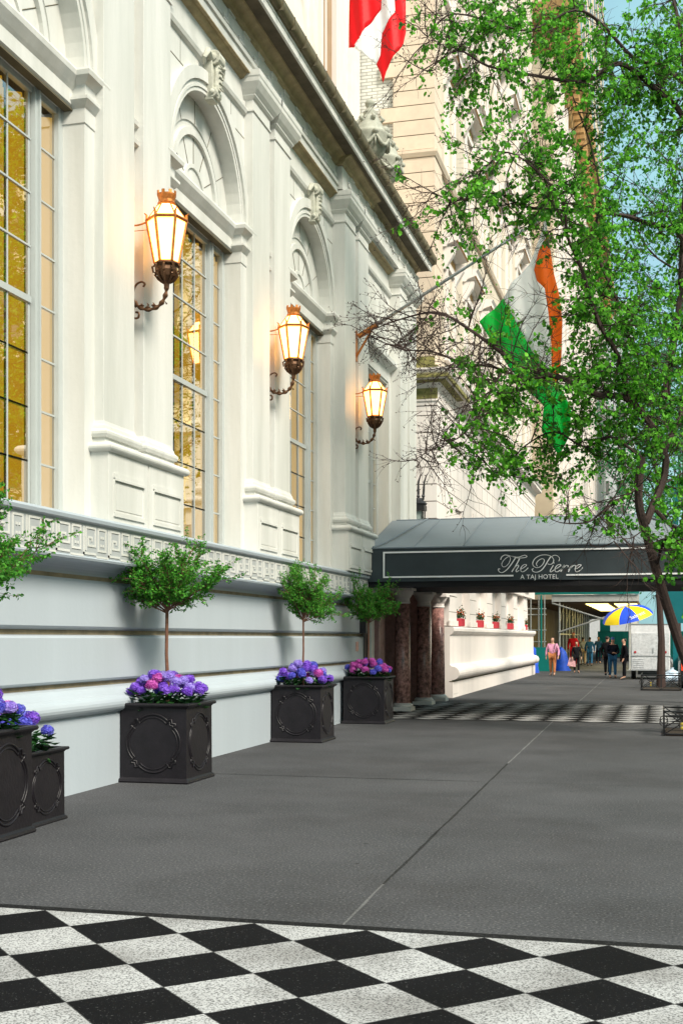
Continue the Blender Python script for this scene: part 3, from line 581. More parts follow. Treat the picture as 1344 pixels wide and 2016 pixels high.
# urns on the cornice
urn=empty('stone_urn',(-5.85,24.7,11.4),0,'nearer of the two carved grey stone urns above the gutter','urn','stone urns on the cornice')
mb=MB(); mb.lathe([(.22,.0),(.22,.08),(.10,.12),(.09,.2),(.16,.26),(.27,.38),(.33,.55),(.35,.72),(.36,.76),(.31,.79),(.28,.84),(.24,.95),(.16,1.12),(.12,1.18),(.14,1.22),(.1,1.27),(.05,1.33),(.09,1.38),(.1,1.43),(.05,1.5),(.01,1.52)],n=28); mb.build('body',M_urn,urn,smooth=True)
for k in range(6):
    mb=MB(); a=2*PI*k/6; pts=[]
    for j in range(9):
        t=a+j/8*PI/3; z=.66-.20*math.sin(j/8*PI); r=.365-.02*math.sin(j/8*PI); pts.append((r*math.cos(t),r*math.sin(t),z))
    mb.tube(pts,[.02,.03,.035,.04,.045,.04,.035,.03,.02],6); mb.lathe([(.0,-.06),(.05,-.03),(.06,.02),(.02,.06)],(.37*math.cos(a),.37*math.sin(a),.7),7)
    mb.tube([(.34*math.cos(a),.34*math.sin(a),.62),(.33*math.cos(a),.33*math.sin(a),.42)],[.03,.012],5)
    mb.tube([(.20*math.cos(a),.20*math.sin(a),1.0),(.26*math.cos(a),.26*math.sin(a),1.05),(.2*math.cos(a),.2*math.sin(a),1.14)],[.03,.04,.02],6)
    mb.build('garland',M_urn,urn,smooth=True)
urn.scale=(1.1,1.1,1.0)
dup(urn,None,(-5.85,26.1,11.4),.5,label='farther carved grey stone urn, half hidden behind the first')
# ---------------------------------------------------------------- canopy
can=empty('entrance_canopy',(0,0,0),0,'dark grey fabric entrance canopy with white border and script lettering over the sidewalk','canopy')
K=lambda n,mb,m,**k: mb.build(n,m,can,**k)
M_can=mat('canopy_fabric',(.135,.17,.20),.75,var=.10,vs=1.2,bump=.25,bs=8,sheen=.3)
M_cand=mat('canopy_valance',(.030,.042,.050),.7,var=.25,vs=1.0,bump=.2,bs=8)
CY0,CY1,CX0,CX1,CZ0,CZ1,CZR=25.0,31.5,-6.05,1.25,2.88,3.58,4.48; CM=(CY0+CY1)/2
def wob(x,a=.012): return a*math.sin(x*2.7)+a*.6*math.sin(x*6.1+1)
def slope(mb,ya,za,yb,zb,xa0,xa1,xb0,xb1,n=40):
    vs=[];fs=[]; m=5
    for i in range(n+1):
        t=i/n
        for j in range(m+1):
            q=j/m; x0=xa0+(xb0-xa0)*q; x1=xa1+(xb1-xa1)*q; x=x0+(x1-x0)*t
            sag=-.035*math.sin(q*PI)*abs(math.sin((x+6)*PI/1.05))**.6
            vs.append((x,ya+(yb-ya)*q,za+(zb-za)*q+sag+wob(x)*(1-q)))
    for i in range(n):
        for j in range(m): a=i*(m+1)+j; fs.append((a,a+m+1,a+m+2,a+1))
    mb.add(vs,fs)
mb=MB(); slope(mb,CY0,CZ1,CM,CZR,CX0,CX1,CX0-.1,-.45,90); slope(mb,CY1,CZ1,CM,CZR,CX0,CX1,CX0-.1,-.45,60)
mb.add([(CX1,CY0,CZ1),(CX1,CY1,CZ1),(-.45,CM,CZR)],[(0,1,2)]); K('roof',mb,M_can,smooth=True)
mb=MB()
for i in range(1,7):
    x=CX0+1.05*i; mb.tube([(x,CY0-.001,CZ1+.01+wob(x)),(min(x,x*.86-.2),CM,CZR+.01)],.011,4)
mb.tube([(-5.86,CY0+.02,CZ1+.03),(-5.72,CY0+.5,CZ1+.16),(-5.35,CM-.3,CZR-.06),(-5.3,CM,CZR+.02)],.022,6); mb.tube([(CX0,CY0,CZ1+.005),(CX1,CY0,CZ1+.005)],.018,6); mb.tube([(CX1,CY0,CZ1),(-.45,CM,CZR+.01)],.018,5)
mb.tube([(CX0,CM,CZR+.0),(-.45,CM,CZR)],.02,5); K('roof_seam',mb,M_can)
mb=MB(); n=80; vs=[];fs=[]
for i in range(n+1):
    x=CX0+(CX1-CX0)*i/n
    for q in range(5):
        z=CZ1+(CZ0-CZ1)*q/4; vs.append((x,CY0+wob(x*1.3,.010)*q/4,z+ (wob(x) if q==0 else 0)))
    if i:
        for q in range(4): a=(i-1)*5+q; fs.append((a,a+5,a+6,a+1))
mb.add(vs,fs); mb.add([(CX1,CY0,CZ0),(CX1,CY1,CZ0),(CX1,CY1,CZ1),(CX1,CY0,CZ1)],[(0,1,2,3)]); mb.add([(CX0,CY1,CZ0),(CX1,CY1,CZ0),(CX1,CY1,CZ1),(CX0,CY1,CZ1)],[(0,1,2,3)])
mb.box(CX0-.06,CX0,CY0-.002,CY0+.03,CZ0-.01,CZ1+.08)
K('valance',mb,M_cand,smooth=False)
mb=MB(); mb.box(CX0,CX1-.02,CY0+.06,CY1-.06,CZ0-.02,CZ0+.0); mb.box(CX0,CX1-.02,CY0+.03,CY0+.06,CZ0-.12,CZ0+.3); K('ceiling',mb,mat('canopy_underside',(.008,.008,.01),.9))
mb=MB()
for y in (CY0+.1,CY1-.1): mb.tube([(CX1-.1,y,0),(CX1-.1,y,CZ0)],.045,10); mb.lathe([(.09,0),(.09,.03),(.05,.06)],(CX1-.1,y,0),10)
K('post',mb,mat('brass_post',(.5,.35,.12),.25,metal=.9))
# white border
yb=CY0-.014; w=.032; mb=MB()
bz0=atY(760,1138,CY0).z; bz1=atY(760,1086.5,CY0).z; bx0=atY(754,1100,CY0).x; xg0=atY(1010,1136,CY0).x; xg1=atY(1114,1136,CY0).x
def bar(x0,x1,z0,z1): mb.box(x0,x1,yb-.004,yb+.01,z0,z1)
bar(bx0,CX1-.25,bz1-w,bz1); bar(bx0,bx0+w,bz0,bz1-w); bar(bx0+w,xg0,bz0,bz0+w); bar(xg1,CX1-.25,bz0,bz0+w); K('border',mb,M_white)
# hand drawn script lettering
def spline(pts,n=7):
    P=[Vector(p) for p in pts]; P=[P[0]*2-P[1]]+P+[P[-1]*2-P[-2]]; out=[]
    for i in range(1,len(P)-2):
        for k in range(n):
            t=k/n; a,b,c,d=P[i-1],P[i],P[i+1],P[i+2]
            out.append(.5*((2*b)+(c-a)*t+(2*a-5*b+4*c-d)*t*t+(3*b-a-3*c+d)*t**3))
    out.append(P[-2]); return out
lt=MB()
def stroke(pts,wmin=2.2,wmax=7,ox=0):
    s=spline([(x+ox,y) for x,y in pts]); vs=[];fs=[]; n=len(s)
    for i,p in enumerate(s):
        d=(s[min(i+1,n-1)]-s[max(i-1,0)]); d=d.normalized() if d.length else Vector((1,0)); q=Vector((-d.y,d.x))
        down=abs(d.y)*.9 if (d.x*d.y<0) else abs(d.y)*.35      # pen: heavy on the slanted down strokes
        w=(wmin+1.6+(wmax-wmin)*min(1,down)**1.3)/1.5
        for sg in (-1,1):
            r=p+q*w*sg; v=atY(960+r.x/6.109,1080+r.y/6.109,yb-.004); vs.append((v.x,yb-.004,v.z))
        if i: fs.append((2*i-2,2*i-1,2*i+1,2*i))
    lt.add(vs,fs)
stroke([(150,135),(165,100),(200,78),(240,82),(300,98),(350,112),(400,113),(450,106),(466,92),(445,80),(410,88),(370,102),(320,100),(270,90)],3.5,7)
stroke([(330,98),(268,90),(225,108),(185,145),(165,185),(175,215),(205,218),(240,190),(262,150),(268,115),(250,86)],2.5,4)
stroke([(335,102),(305,150),(262,212),(222,257),(180,285),(145,285),(125,262),(130,243),(146,247)],3,10)
stroke([(378,122),(345,185),(285,280)],4,10); stroke([(305,250),(340,208),(365,198),(362,222),(336,262),(342,281),(372,262)],2.5,8)
E=[(388,252),(430,228),(462,200),(447,190),(415,205),(392,240),(396,272),(420,279),(455,258),(482,230)]
stroke(E,2.5,8)
stroke([(592,212),(580,182),(608,142),(650,122),(676,140),(660,185),(620,222),(575,228),(540,200),(540,160),(570,115),(630,82),(700,76),(755,93),(787,130),(780,170),(750,190),(715,184)],3,7)
stroke([(752,98),(718,150),(682,210),(640,260),(590,283),(545,277),(530,252),(546,240)],3,10); stroke([(765,95),(800,79),(840,92),(858,120),(850,152)],2.5,4)
stroke([(785,200),(748,262),(755,281),(795,255)],3,8); stroke([(788,172),(796,172)],9,10)
stroke(E,2.5,8,ox=412)
for ox in (0,92): stroke([(872,262),(905,215),(915,198),(908,218),(872,281)],3,8,ox); stroke([(890,250),(915,222),(940,202),(962,206),(958,222)],2.5,7,ox)
stroke(E,2.5,8,ox=655); stroke([(1105,262),(1125,240),(1138,222)],2.5,3)
lt.build('script_lettering',M_white,can)
def text(s,size,m,parent,loc,rot,name='lettering',ex=.002,sp=1.05,align='CENTER'):
    cu=bpy.data.curves.new(name,'FONT'); cu.body=s; cu.size=size; cu.align_x=align; cu.extrude=ex; cu.space_character=sp
    o=bpy.data.objects.new(name,cu); me=bpy.data.meshes.new_from_object(o); o2=bpy.data.objects.new(name,me); COL.objects.link(o2); me.materials.clear(); me.materials.append(m)
    bpy.data.objects.remove(o); o2.parent=parent; o2.location=loc; o2.rotation_euler=rot; return o2
v=atY(1061,1139.5,CY0); text('A TAJ HOTEL',.125,M_white,can,(v.x,yb-.004,v.z),(R(90),0,0),'hotel_lettering')
# ---------------------------------------------------------------- wall lanterns
def hexpts(r,z,a0=0): return [(r*math.cos(a0+PI/3*k),r*math.sin(a0+PI/3*k),z) for k in range(6)]
def wall_lantern():
    e=empty('wall_lantern',(0,0,0))
    # local origin: wall plate; lantern axis at x=.5
    ax=.50; g=MB(); fr=MB(); A0=.30
    def ring(r,z): return [Vector((ax+p[0],p[1],p[2])) for p in hexpts(r,z,A0)]
    r0,r1,r2=ring(.145,.60),ring(.245,1.17),ring(.105,1.38)
    for k in range(6):
        j=(k+1)%6; g.quad(r0[k],r0[j],r1[j],r1[k]); g.quad(r1[k],r1[j],r2[j],r2[k])
    g.build('lamp_glass',M_lampglass,e)
    for k in range(6):
        j=(k+1)%6
        fr.tube([r0[k]*1.0,r1[k]],.019,5); fr.tube([r1[k],r2[k]],.010,5); fr.tube([r1[k],r1[j]],.026,5); fr.tube([r0[k],r0[j]],.018,5); fr.tube([r2[k],r2[j]],.012,5)
        d=(r1[k]-Vector((ax,0,1.17))).normalized(); fr.tube([r1[k],r1[k]+Vector((0,0,.07)),r1[k]+d*.03+Vector((0,0,.10))],[.016,.014,.006],5)
    rr=[(.105,1.38),(.115,1.40),(.10,1.42),(.10,1.44),(.118,1.50),(.12,1.52)]; fr.lathe(rr,(ax,0,0),12)
    for k in range(8):
        a=2*PI*k/8; fr.box(-.018,.018,-.008,.008,1.51,1.56,Matrix.Translation((ax,0,0))@Matrix.Rotation(a,4,'Z')@Matrix.Translation((0,.112,0)))
    fr.build('lantern_frame',M_copper,e)
    mb=MB(); mb.lathe([(.15,.60),(.16,.58),(.12,.55),(.13,.50),(.11,.42),(.06,.36),(.035,.32),(.03,.26)],(ax,0,0),14)
    for k in range(9):
        a=2*PI*k/9; c,s=math.cos(a),math.sin(a)
        mb.tube([(ax+.13*c,.13*s,.58),(ax+.175*c,.175*s,.55),(ax+.165*c,.165*s,.48),(ax+.12*c,.12*s,.47),(ax+.13*c,.13*s,.53)],[.012,.015,.014,.01,.006],5)
        mb.tube([(ax+.12*c,.12*s,.50),(ax+.14*c,.14*s,.44),(ax+.1*c,.1*s,.38),(ax+.05*c,.05*s,.34)],[.014,.016,.014,.01],5)
    mb.build('leaf_basket',M_bronze,e)
    mb=MB(); pts=[(ax,0,.30),(ax-.01,0,.20),(ax-.05,0,.10),(ax-.12,0,.03),(ax-.22,0,0),(ax-.32,0,.02),(ax-.40,0,.08),(ax-.45,0,.16)]
    mb.tube([Vector(p) for p in spline3(pts)],None or [ .026+.008*math.sin(i*.9) for i in range(len(spline3(pts)))],7)
    sc=[(.05,0,.16),(.06,0,.26),(.10,0,.35),(.17,0,.38),(.21,0,.35),(.19,0,.31)]; mb.tube(spline3(sc),.014,6)
    sc=[(.05,0,.14),(.03,0,.0),(.06,0,-.09),(.12,0,-.10),(.13,0,-.04),(.09,0,-.02)]; mb.tube(spline3(sc),.015,6)
    for t in (.1,.3,.5,.7): mb.lathe([(.0,-.03),(.035,0),(.0,.03)],(.05+.5*t*.8,0,.05+ .02*math.sin(t*9)),7)
    for q in range(6): mb.tube([(ax-.08*q,.0,.06),(ax-.08*q-.03,.02,.10)],[.012,.003],4)
    mb.build('bracket_arm',M_bronze,e)
    mb=MB(); mb.box(0,.025,-.05,.05,-.06,.85); mb.lathe([(.0,-.02),(.06,0),(.0,.02)],(.02,0,.87),8,M=Matrix.Rotation(PI/2,3,'Y')); mb.tube([(.015,0,.85),(.03,0,.92),(.02,0,1.0)],[.02,.014,.004],5); mb.build('back_plate',M_copper,e)
    mb=MB(); mb.tube(spline3([(ax-.2,-.05,1.17),(ax-.35,-.05,1.13),(ax-.45,-.05,1.14),(ax-.55,-.05,1.21)]),[.012]*22,5); mb.tube([(ax-.22,.02,1.08),(0,.02,1.08),(0,.02,1.03)],.006,4); mb.build('tie_rod',M_copper,e)
    return e
def spline3(pts,n=7):
    P=[Vector(p) for p in pts]; P=[P[0]*2-P[1]]+P+[P[-1]*2-P[-2]]; out=[]
    for i in range(1,len(P)-2):
        for k in range(n):
            t=k/n; a,b,c,d=P[i-1],P[i],P[i+1],P[i+2]; out.append(.5*((2*b)+(c-a)*t+(2*a-5*b+4*c-d)*t*t+(3*b-a-3*c+d)*t**3))
    out.append(P[-2]); return out
lan=wall_lantern(); tag(lan,'lit copper wall lantern nearest the camera, beside the largest arched window','lantern','lit wall lanterns'); lan.location=(-6.24,13.67,5.67); lan.scale=(.98,.93,.90)
dup(lan,None,(-6.24,18.91,5.67),label='middle of the three lit copper wall lanterns, between the two arches')
dup(lan,None,(-6.12,24.2,5.67),label='smallest lit copper wall lantern, below the grey flagpole and nearest the canopy')
# ---------------------------------------------------------------- planters
def rotz(a): return Matrix.Rotation(a,4,'Z')
def quatre(r):      # outline of a stepped quatrefoil, in (u,v)
    pts=[]
    for k in range(4):
        a=PI/2*k
        seg=[(.25+.75*math.cos(R(t)),.75*math.sin(R(t))) for t in range(-46,47,8)]+[(.74,.56),(.82,.58),(.82,.68),(.69,.69),(.68,.82),(.58,.82),(.56,.74)]
        for x,y in seg: pts.append((r*(x*math.cos(a)-y*math.sin(a)),r*(x*math.sin(a)+y*math.cos(a))))
    return pts
def planter():
    e=empty('planter'); h=.93; w=.43
    mb=MB(); prof=[(.445,0),(.455,.015),(.445,.04),(.425,.06),(.422,.88),(.44,.90),(.46,.905),(.47,.925),(.46,.945),(.40,.945),(.39,.86)]
    vs=[];fs=[]
    for r,z in prof: vs+=[(-r,-r,z),(r,-r,z),(r,r,z),(-r,r,z)]
    for i in range(len(prof)-1):
        for k in range(4): fs.append((i*4+k,i*4+(k+1)%4,i*4+4+(k+1)%4,i*4+4+k))
    fs.append((0,1,2,3)); mb.add(vs,fs); mb.build('box',M_lead,e,bevel=.004)
    mb=MB()
    for k in range(4):
        M=rotz(PI/2*k)
        for rr,th in ((.345,.013),(.308,.009)):
            q=quatre(rr); pts=[M@Vector((.424,u,.47+v)) for u,v in q]; pts.append(pts[0]); mb.tube(pts+[pts[1]],th,6,cap=False)
    mb.build('quatrefoil_moulding',M_lead,e,smooth=True)
    mb=MB(); mb.box(-.40,.40,-.40,.40,.80,.86); mb.build('soil',M_soil,e)
    return e
M_lead
pl0=planter()
PLN=[(-5.73,9.22,'black quatrefoil planter at the left edge, tallest of the near pair'),(-5.74,13.66,'large lead-grey quatrefoil planter below the nearest lantern'),(-5.73,19.4,'lead-grey quatrefoil planter, third along the wall from the left edge'),(-5.68,23.85,'lead-grey quatrefoil planter nearest the entrance columns')]
for i,(x,y,lb) in enumerate(PLN):
    o=pl0 if i==0 else dup(pl0); o.location=(x,y,0); o.scale=(.98,.98,.99); tag(o,lb,'planter','quatrefoil planters along the wall')
o=dup(pl0,None,(-5.76,10.10,0),0,(.80,.80,.72)); tag(o,'lower, smaller black planter squeezed behind the tall one at the left edge','planter','quatrefoil planters along the wall')
PLN.append((-5.76,10.10,''))
# hydrangeas
def head_mesh(seed,fm):
    r=random.Random(seed); mb=MB(); R0=.078
    for k in range(95):
        zz=1-2*(k+.5)/95; 
        if zz<-.75: continue
        a=k*2.399963; n=Vector((math.sqrt(1-zz*zz)*math.cos(a),math.sqrt(1-zz*zz)*math.sin(a),zz)); n=(n+Vector((r.uniform(-.15,.15),)*3)).normalized()
        t=n.cross(Vector((0,0,1))) if abs(n.z)<.95 else Vector((1,0,0)); t.normalize(); b=n.cross(t); c=n*R0*r.uniform(.88,1.08); s=.016*r.uniform(.8,1.25); ph=r.uniform(0,PI)
        vs=[c-n*.004]; fs=[]
        for p in range(4):
            for q,rr,hh in ((-.55,1.,.35),(0,1.25,.1),(.55,1.,.35)):
                an=ph+p*PI/2+q; vs.append(c+(t*math.cos(an)+b*math.sin(an))*s*rr+n*s*hh)
            fs.append((0,1+3*p,2+3*p,3+3*p))
        mb.add(vs,fs)
    mb.lathe([(.001,-.06),(.04,-.045),(.06,0),(.055,.03),(.03,.055),(.001,.06)],n=8)
    return mb
HEADS=[]
for s,k in enumerate(['violet','violet','blue','magenta','lilac','blue']):
    o=head_mesh(s,k).build('flower_head',FLM[k]); HEADS.append(o); 
LEAF=[]
def hyd(i,x,y,z0,w,cols,label,n,sd,ct=None):
    r=random.Random(sd); e=empty('hydrangea',(x,y,z0),0,label,'hydrangea','hydrangeas in the planters')
    mb=MB()
    for k in range(300):
        a=r.uniform(0,2*PI); rr=w*1.03*math.sqrt(r.uniform(.05,1)); p=Vector((rr*math.cos(a)*.95,rr*math.sin(a)*.95,r.uniform(-.06,.16))); d=Vector((math.cos(a),math.sin(a),r.uniform(-.5,.5))).normalized(); s=d.cross(Vector((0,0,1))).normalized(); L=r.uniform(.08,.13)
        up=Vector((0,0,.02)); vs=[p,p+d*L*.35+s*L*.32,p+d*L*.75+s*L*.25,p+d*L,p+d*L*.75-s*L*.25,p+d*L*.35-s*L*.32,p+d*L*.55-up]
        mb.add(vs,[(0,1,6),(1,2,6),(2,3,6),(3,4,6),(4,5,6),(5,0,6)])
    mb.build('foliage',M_hleaf,e)
    pts=[]; tries=0
    while len(pts)<n and tries<900:
        tries+=1; a=r.uniform(0,2*PI); rr=w*1.05*math.sqrt(r.uniform(0,1)); p=Vector((rr*math.cos(a),rr*math.sin(a),.15+.19*(1-(rr/w)**2)+r.uniform(-.05,.05)))
        if all((p-q).length>.112 for q in pts) and math.hypot(p.x+.0,p.y)>.06: pts.append(p)
    for p in pts:
        h=r.choice(cols); src=HEADS[h]; c=src.copy(); COL.objects.link(c); c.parent=e; c.location=p; c.rotation_euler=(r.uniform(-.4,.4),r.uniform(-.4,.4),r.uniform(0,6)); q=r.uniform(.72,1.0); c.scale=(q,q,q*.85)
HL=[('violet and magenta hydrangeas in the tall planter at the left edge',[0,1,3,3,4,2]),('violet and lilac hydrangeas with one magenta bloom in the planter under the nearest lantern',[0,0,1,5,4,1,0,0,4,1,2,0,3]),('mixed pink and violet hydrangeas in the third planter along the wall',[0,1,3,4,5,2]),('magenta and deep blue hydrangeas in the planter nearest the columns',[3,3,3,2,0]),('deep blue hydrangeas spilling from the low planter at the left edge',[2,5,2,5,0])]
for i,(x,y,_) in enumerate(PLN):
    hyd(i,x,y,.91 if i<4 else .66,.42 if i<4 else .33,HL[i][1],HL[i][0],32 if i<4 else 17,20+i)
for o in HEADS: bpy.data.objects.remove(o)
# ---------------------------------------------------------------- branching helper
def branch(mb,p,d,L,r,n=5,wig=.25,up=.05,rr=rnd,sides=5,r1=None):
    pts=[Vector(p)]; d=Vector(d).normalized(); out=[]
    for i in range(n):
        d=(d+Vector((rr.uniform(-wig,wig),rr.uniform(-wig,wig),rr.uniform(-wig,wig)+up))).normalized(); pts.append(pts[-1]+d*L/n); out.append((pts[-1].copy(),d.copy(),(i+1)/n))
    r1=r*.35 if r1 is None else r1
    mb.tube(pts,[r+(r1-r)*i/n for i in range(n+1)],sides,cap=False); return out
def leaf(mb,p,L,rr,droop=.3,round_=False):
    d=Vector((rr.uniform(-1,1),rr.uniform(-1,1),rr.uniform(-1,.6)-droop)).normalized(); s=d.cross(Vector((rr.uniform(-1,1),rr.uniform(-1,1),rr.uniform(-1,1)))).normalized()
    if round_:
        n=d.cross(s)*L*.10; mb.add([p,p+d*L*.2+s*L*.38,p+d*L*.6+s*L*.42,p+d*L*1.05,p+d*L*.6-s*L*.42,p+d*L*.2-s*L*.38,p+d*L*.5+n],[(0,1,2,6),(6,2,3),(6,3,4),(0,6,4,5)])
    else: mb.add([p,p+d*L*.5+s*L*.30,p+d*L,p+d*L*.5-s*L*.30],[(0,1,2,3)])
# topiary trees in planters
def topiary(seed):
    rr=random.Random(seed); e=empty('planter_tree'); w=MB(); f=MB()
    zf=1.17
    w.tube([(0,0,0),(.012,.005,.3),(-.008,.0,.65),(.0,.0,zf)],[.026,.021,.018,.018],7)
    for k in range(17):
        a=2*PI*k/17+rr.uniform(-.2,.2); el=rr.uniform(.35,1.45)
        o1=branch(w,(0,0,zf-.02+rr.uniform(-.05,.04)),(math.cos(a)*math.cos(el),math.sin(a)*math.cos(el),math.sin(el)),rr.uniform(.48,.70)*(1 if el<.9 else 1.25),.010,5,.18,.02,rr,4)
        for (p,d,t) in o1:
            for q in range(4):
                dd=(d+Vector((rr.uniform(-.9,.9),rr.uniform(-.9,.9),rr.uniform(-.5,.8)))).normalized()
                o2=branch(w,p,dd,rr.uniform(.12,.30),.004,3,.25,.03,rr,3)
                for (p2,d2,t2) in o2:
                    for q2 in range(2):
                        dd=(d2+Vector((rr.uniform(-1,1),rr.uniform(-1,1),rr.uniform(-.5,.7)))).normalized(); p3=p2+dd*rr.uniform(.04,.11)
                        w.tube([p2,p3],.0016,3,cap=False)
                        for q3 in range(8): leaf(f,p2+(p3-p2)*rr.uniform(.2,1.1)+Vector((rr.uniform(-.02,.02),)*3),rr.uniform(.024,.042),rr)
    w.build('trunk',M_twig,e); f.build('crown',M_tleaf,e); return e
t1=topiary(3); t2=topiary(5)
TL=['thin standard tree with full crown cut by the left edge','thin standard tree with wide airy crown in the planter under the nearest lantern','thin standard tree with flat-topped crown in the third planter along the wall','thin standard tree with dense round crown in the planter beside the columns']
SC=[(1.15,1.15,.98),(1.14,1.14,1.0),(.88,.88,.98),(.86,.86,1.0)]
for i in range(4):
    src=t1 if i in (0,2) else t2; o=src if i<2 else dup(src); o.location=(PLN[i][0],PLN[i][1]-(.12 if i==0 else 0),.86); o.rotation_euler=(0,0,[.4,1.0,2.2,4.][i]); o.scale=SC[i]; tag(o,TL[i],'small tree','standard trees in planters')
# ---------------------------------------------------------------- street trees
def street_tree():
    rr=random.Random(11); e=empty('street_tree',(.62,22.6,0),0,'large leafy street tree with dark leaning trunk reaching over the canopy','tree'); base=Vector((.62,22.6,0)); w=MB(); f=MB()
    def pl(pts): return [atY(x,y,Y)-base for x,y,Y in pts]
    def limb(pts,r0,r1,n=6):
        s=spline3(pl(pts),4); m=len(s)-1; w.tube(s,[r0+(r1-r0)*i/m for i in range(m+1)],n,cap=False); return s,r0,r1
    L=[]
    tr=limb([(1381,1448,22.6),(1362,1340,22.5),(1335,1262,22.4),(1302,1160,22.3),(1274,1060,22.2),(1256,985,22.1),(1262,900,22.1)],.10,.07,9)
    w.tube([Vector((0,0,-.02)),Vector((-.02,0,.12)),Vector((-.06,0,.4))],[.15,.12,.10],9,cap=False)
    L.append(limb([(1270,1030,22.2),(1310,905,22.6),(1245,793,22.4),(1176,777,22.0),(1132,756,21.6),(1083,738,21.2),(1027,724,21),(978,688,20.6),(921,647,20.4),(861,615,20.2),(790,628,20),(730,650,20)],.07,.008))
    L.append(limb([(1083,742,21.2),(1027,746,21.4),(970,722,21.6),(913,716,21.8),(850,692,22),(790,688,22.2),(730,662,22)],.035,.006))
    L.append(limb([(985,735,21.2),(965,770,21),(940,820,20.8),(905,860,20.6),(860,880,20.4),(815,905,20.2)],.022,.004))
    L.append(limb([(1262,955,22.2),(1237,971,21.8),(1185,1007,21.4),(1156,1028,21.2),(1110,1030,21),(1083,1022,20.9)],.03,.006))
    L.append(limb([(1300,900,22.8),(1344,800,23.4),(1310,781,23),(1266,724,22.6),(1229,647,22.2),(1205,574,22),(1164,600,21.8)],.06,.02))
    L.append(limb([(1240,800,22.4),(1215,700,22),(1180,640,21.6),(1144,530,21.4),(1116,465,21.2),(1108,400,21),(1060,340,20.8),(1000,300,20.6),(950,330,20.4)],.05,.006))
    L.append(limb([(1310,781,23),(1330,640,23.4),(1344,474,23.4),(1266,437,23),(1205,421,22.6),(1083,413,22),(1027,405,21.6),(974,380,21.4),(900,395,21.2),(850,380,21)],.06,.005))
    L.append(limb([(1340,560,23.4),(1350,330,23.6),(1344,231,23.4),(1278,166,23),(1217,125,22.6),(1150,160,22.2),(1060,150,21.8),(960,130,21.4),(900,100,21.2),(840,140,21)],.07,.006))
    L.append(limb([(1346,300,23.6),(1370,200,23.8),(1306,134,23.4),(1245,113,23),(1185,49,22.8),(1130,20,22.4),(1040,60,22),(960,40,21.6),(880,30,21.4),(830,90,21.2)],.05,.005))
    L.append(limb([(1350,260,23.6),(1345,120,24),(1330,20,24.2),(1300,-60,24.4)],.05,.02))
    L.append(limb([(1205,574,22),(1170,480,22.4),(1180,380,22.8),(1160,280,23),(1130,200,23.2),(1100,100,23.4)],.03,.006))
    L.append(limb([(1262,900,22.1),(1200,860,22.6),(1150,880,23),(1090,850,23.2),(1030,880,23.2),(980,930,23),(940,890,22.8)],.03,.005))
    L.append(limb([(1285,1000,22.3),(1330,1040,22.6),(1375,1030,22.8)],.04,.015)); L.append(limb([(1290,1120,22.3),(1310,1060,21.8),(1345,1080,21.6),(1370,1100,21.5)],.03,.01))
    L.append(limb([(1270,1040,22.2),(1240,1060,21.6),(1215,1058,21.4),(1205,1068,21.3)],.012,.003))
    def dens(px):
        if px<770: return .0
        if px<870: return .22
        if px<930: return .75
        return 1.
    def px_of(v):
        q=v+base; return CX+F*(q.x*C+q.y*S)/(-q.x*S+q.y*C), HY-F*(q.z-CH)/(-q.x*S+q.y*C)
    for li,(s,r0,r1) in enumerate(L):
        m=len(s)
        for i in range(2,m):
            p=s[i]; px,py=px_of(p)
            nb=(2 if r0<.05 else 2)
            for q in range(nb):
                dd=Vector((rr.uniform(-1,1),rr.uniform(-.9,.9),rr.uniform(-.8,.9)))
                if dd.length<.2: continue
                bare=(px<880 and py>540)
                if py>985 and px<1290 and rr.random()<.7: continue
                o=branch(w,p,dd,rr.uniform(.6,1.5)*(0.62 if bare else 1),.012,6,.28,.0,rr,4,.003)
                for (p2,d2,t2) in o:
                    for q2 in range(3 if not bare else 2):
                        d3=(d2+Vector((rr.uniform(-1,1),rr.uniform(-1,1),rr.uniform(-1,.8)))).normalized()
                        o3=branch(w,p2,d3,rr.uniform(.18,.5),.005,3,.3,-.03,rr,3,.0015)
                        p4=o3[-1][0]; x4,y4=px_of(p4); dn=dens(x4)
                        if li in (0,1,2): dn*=.12 if x4<880 else (.4 if x4<960 else 1)
                        if li==3: dn*=.5
                        if y4>1060 and x4<1290: continue
                        if y4>990 and x4<1290: dn*=.6
                        if 930<x4<1115 and 440<y4<740: dn*=.28
                        if 1035<x4<1130 and 740<=y4<905: dn*=.4
                        if rr.random()<dn*.36:
                            for (p5,d5,t5) in o3:
                                for q4 in range(rr.choice((3,4,6))): leaf(f,p5+Vector((rr.uniform(-.05,.05),rr.uniform(-.05,.05),rr.uniform(-.06,.03))),rr.choice((.04,.055,.07,.085))*rr.uniform(.85,1.15),rr,.6,True)
                        elif x4<900 and rr.random()<.7:
                            for (p5,d5,t5) in o3: w.tube([p5,p5+Vector((rr.uniform(-.03,.03),0,rr.uniform(-.03,.03)))],[.005,.008],4)
    w.build('trunk',M_bark,e); f.build('crown',M_leaf,e); return e
street_tree()
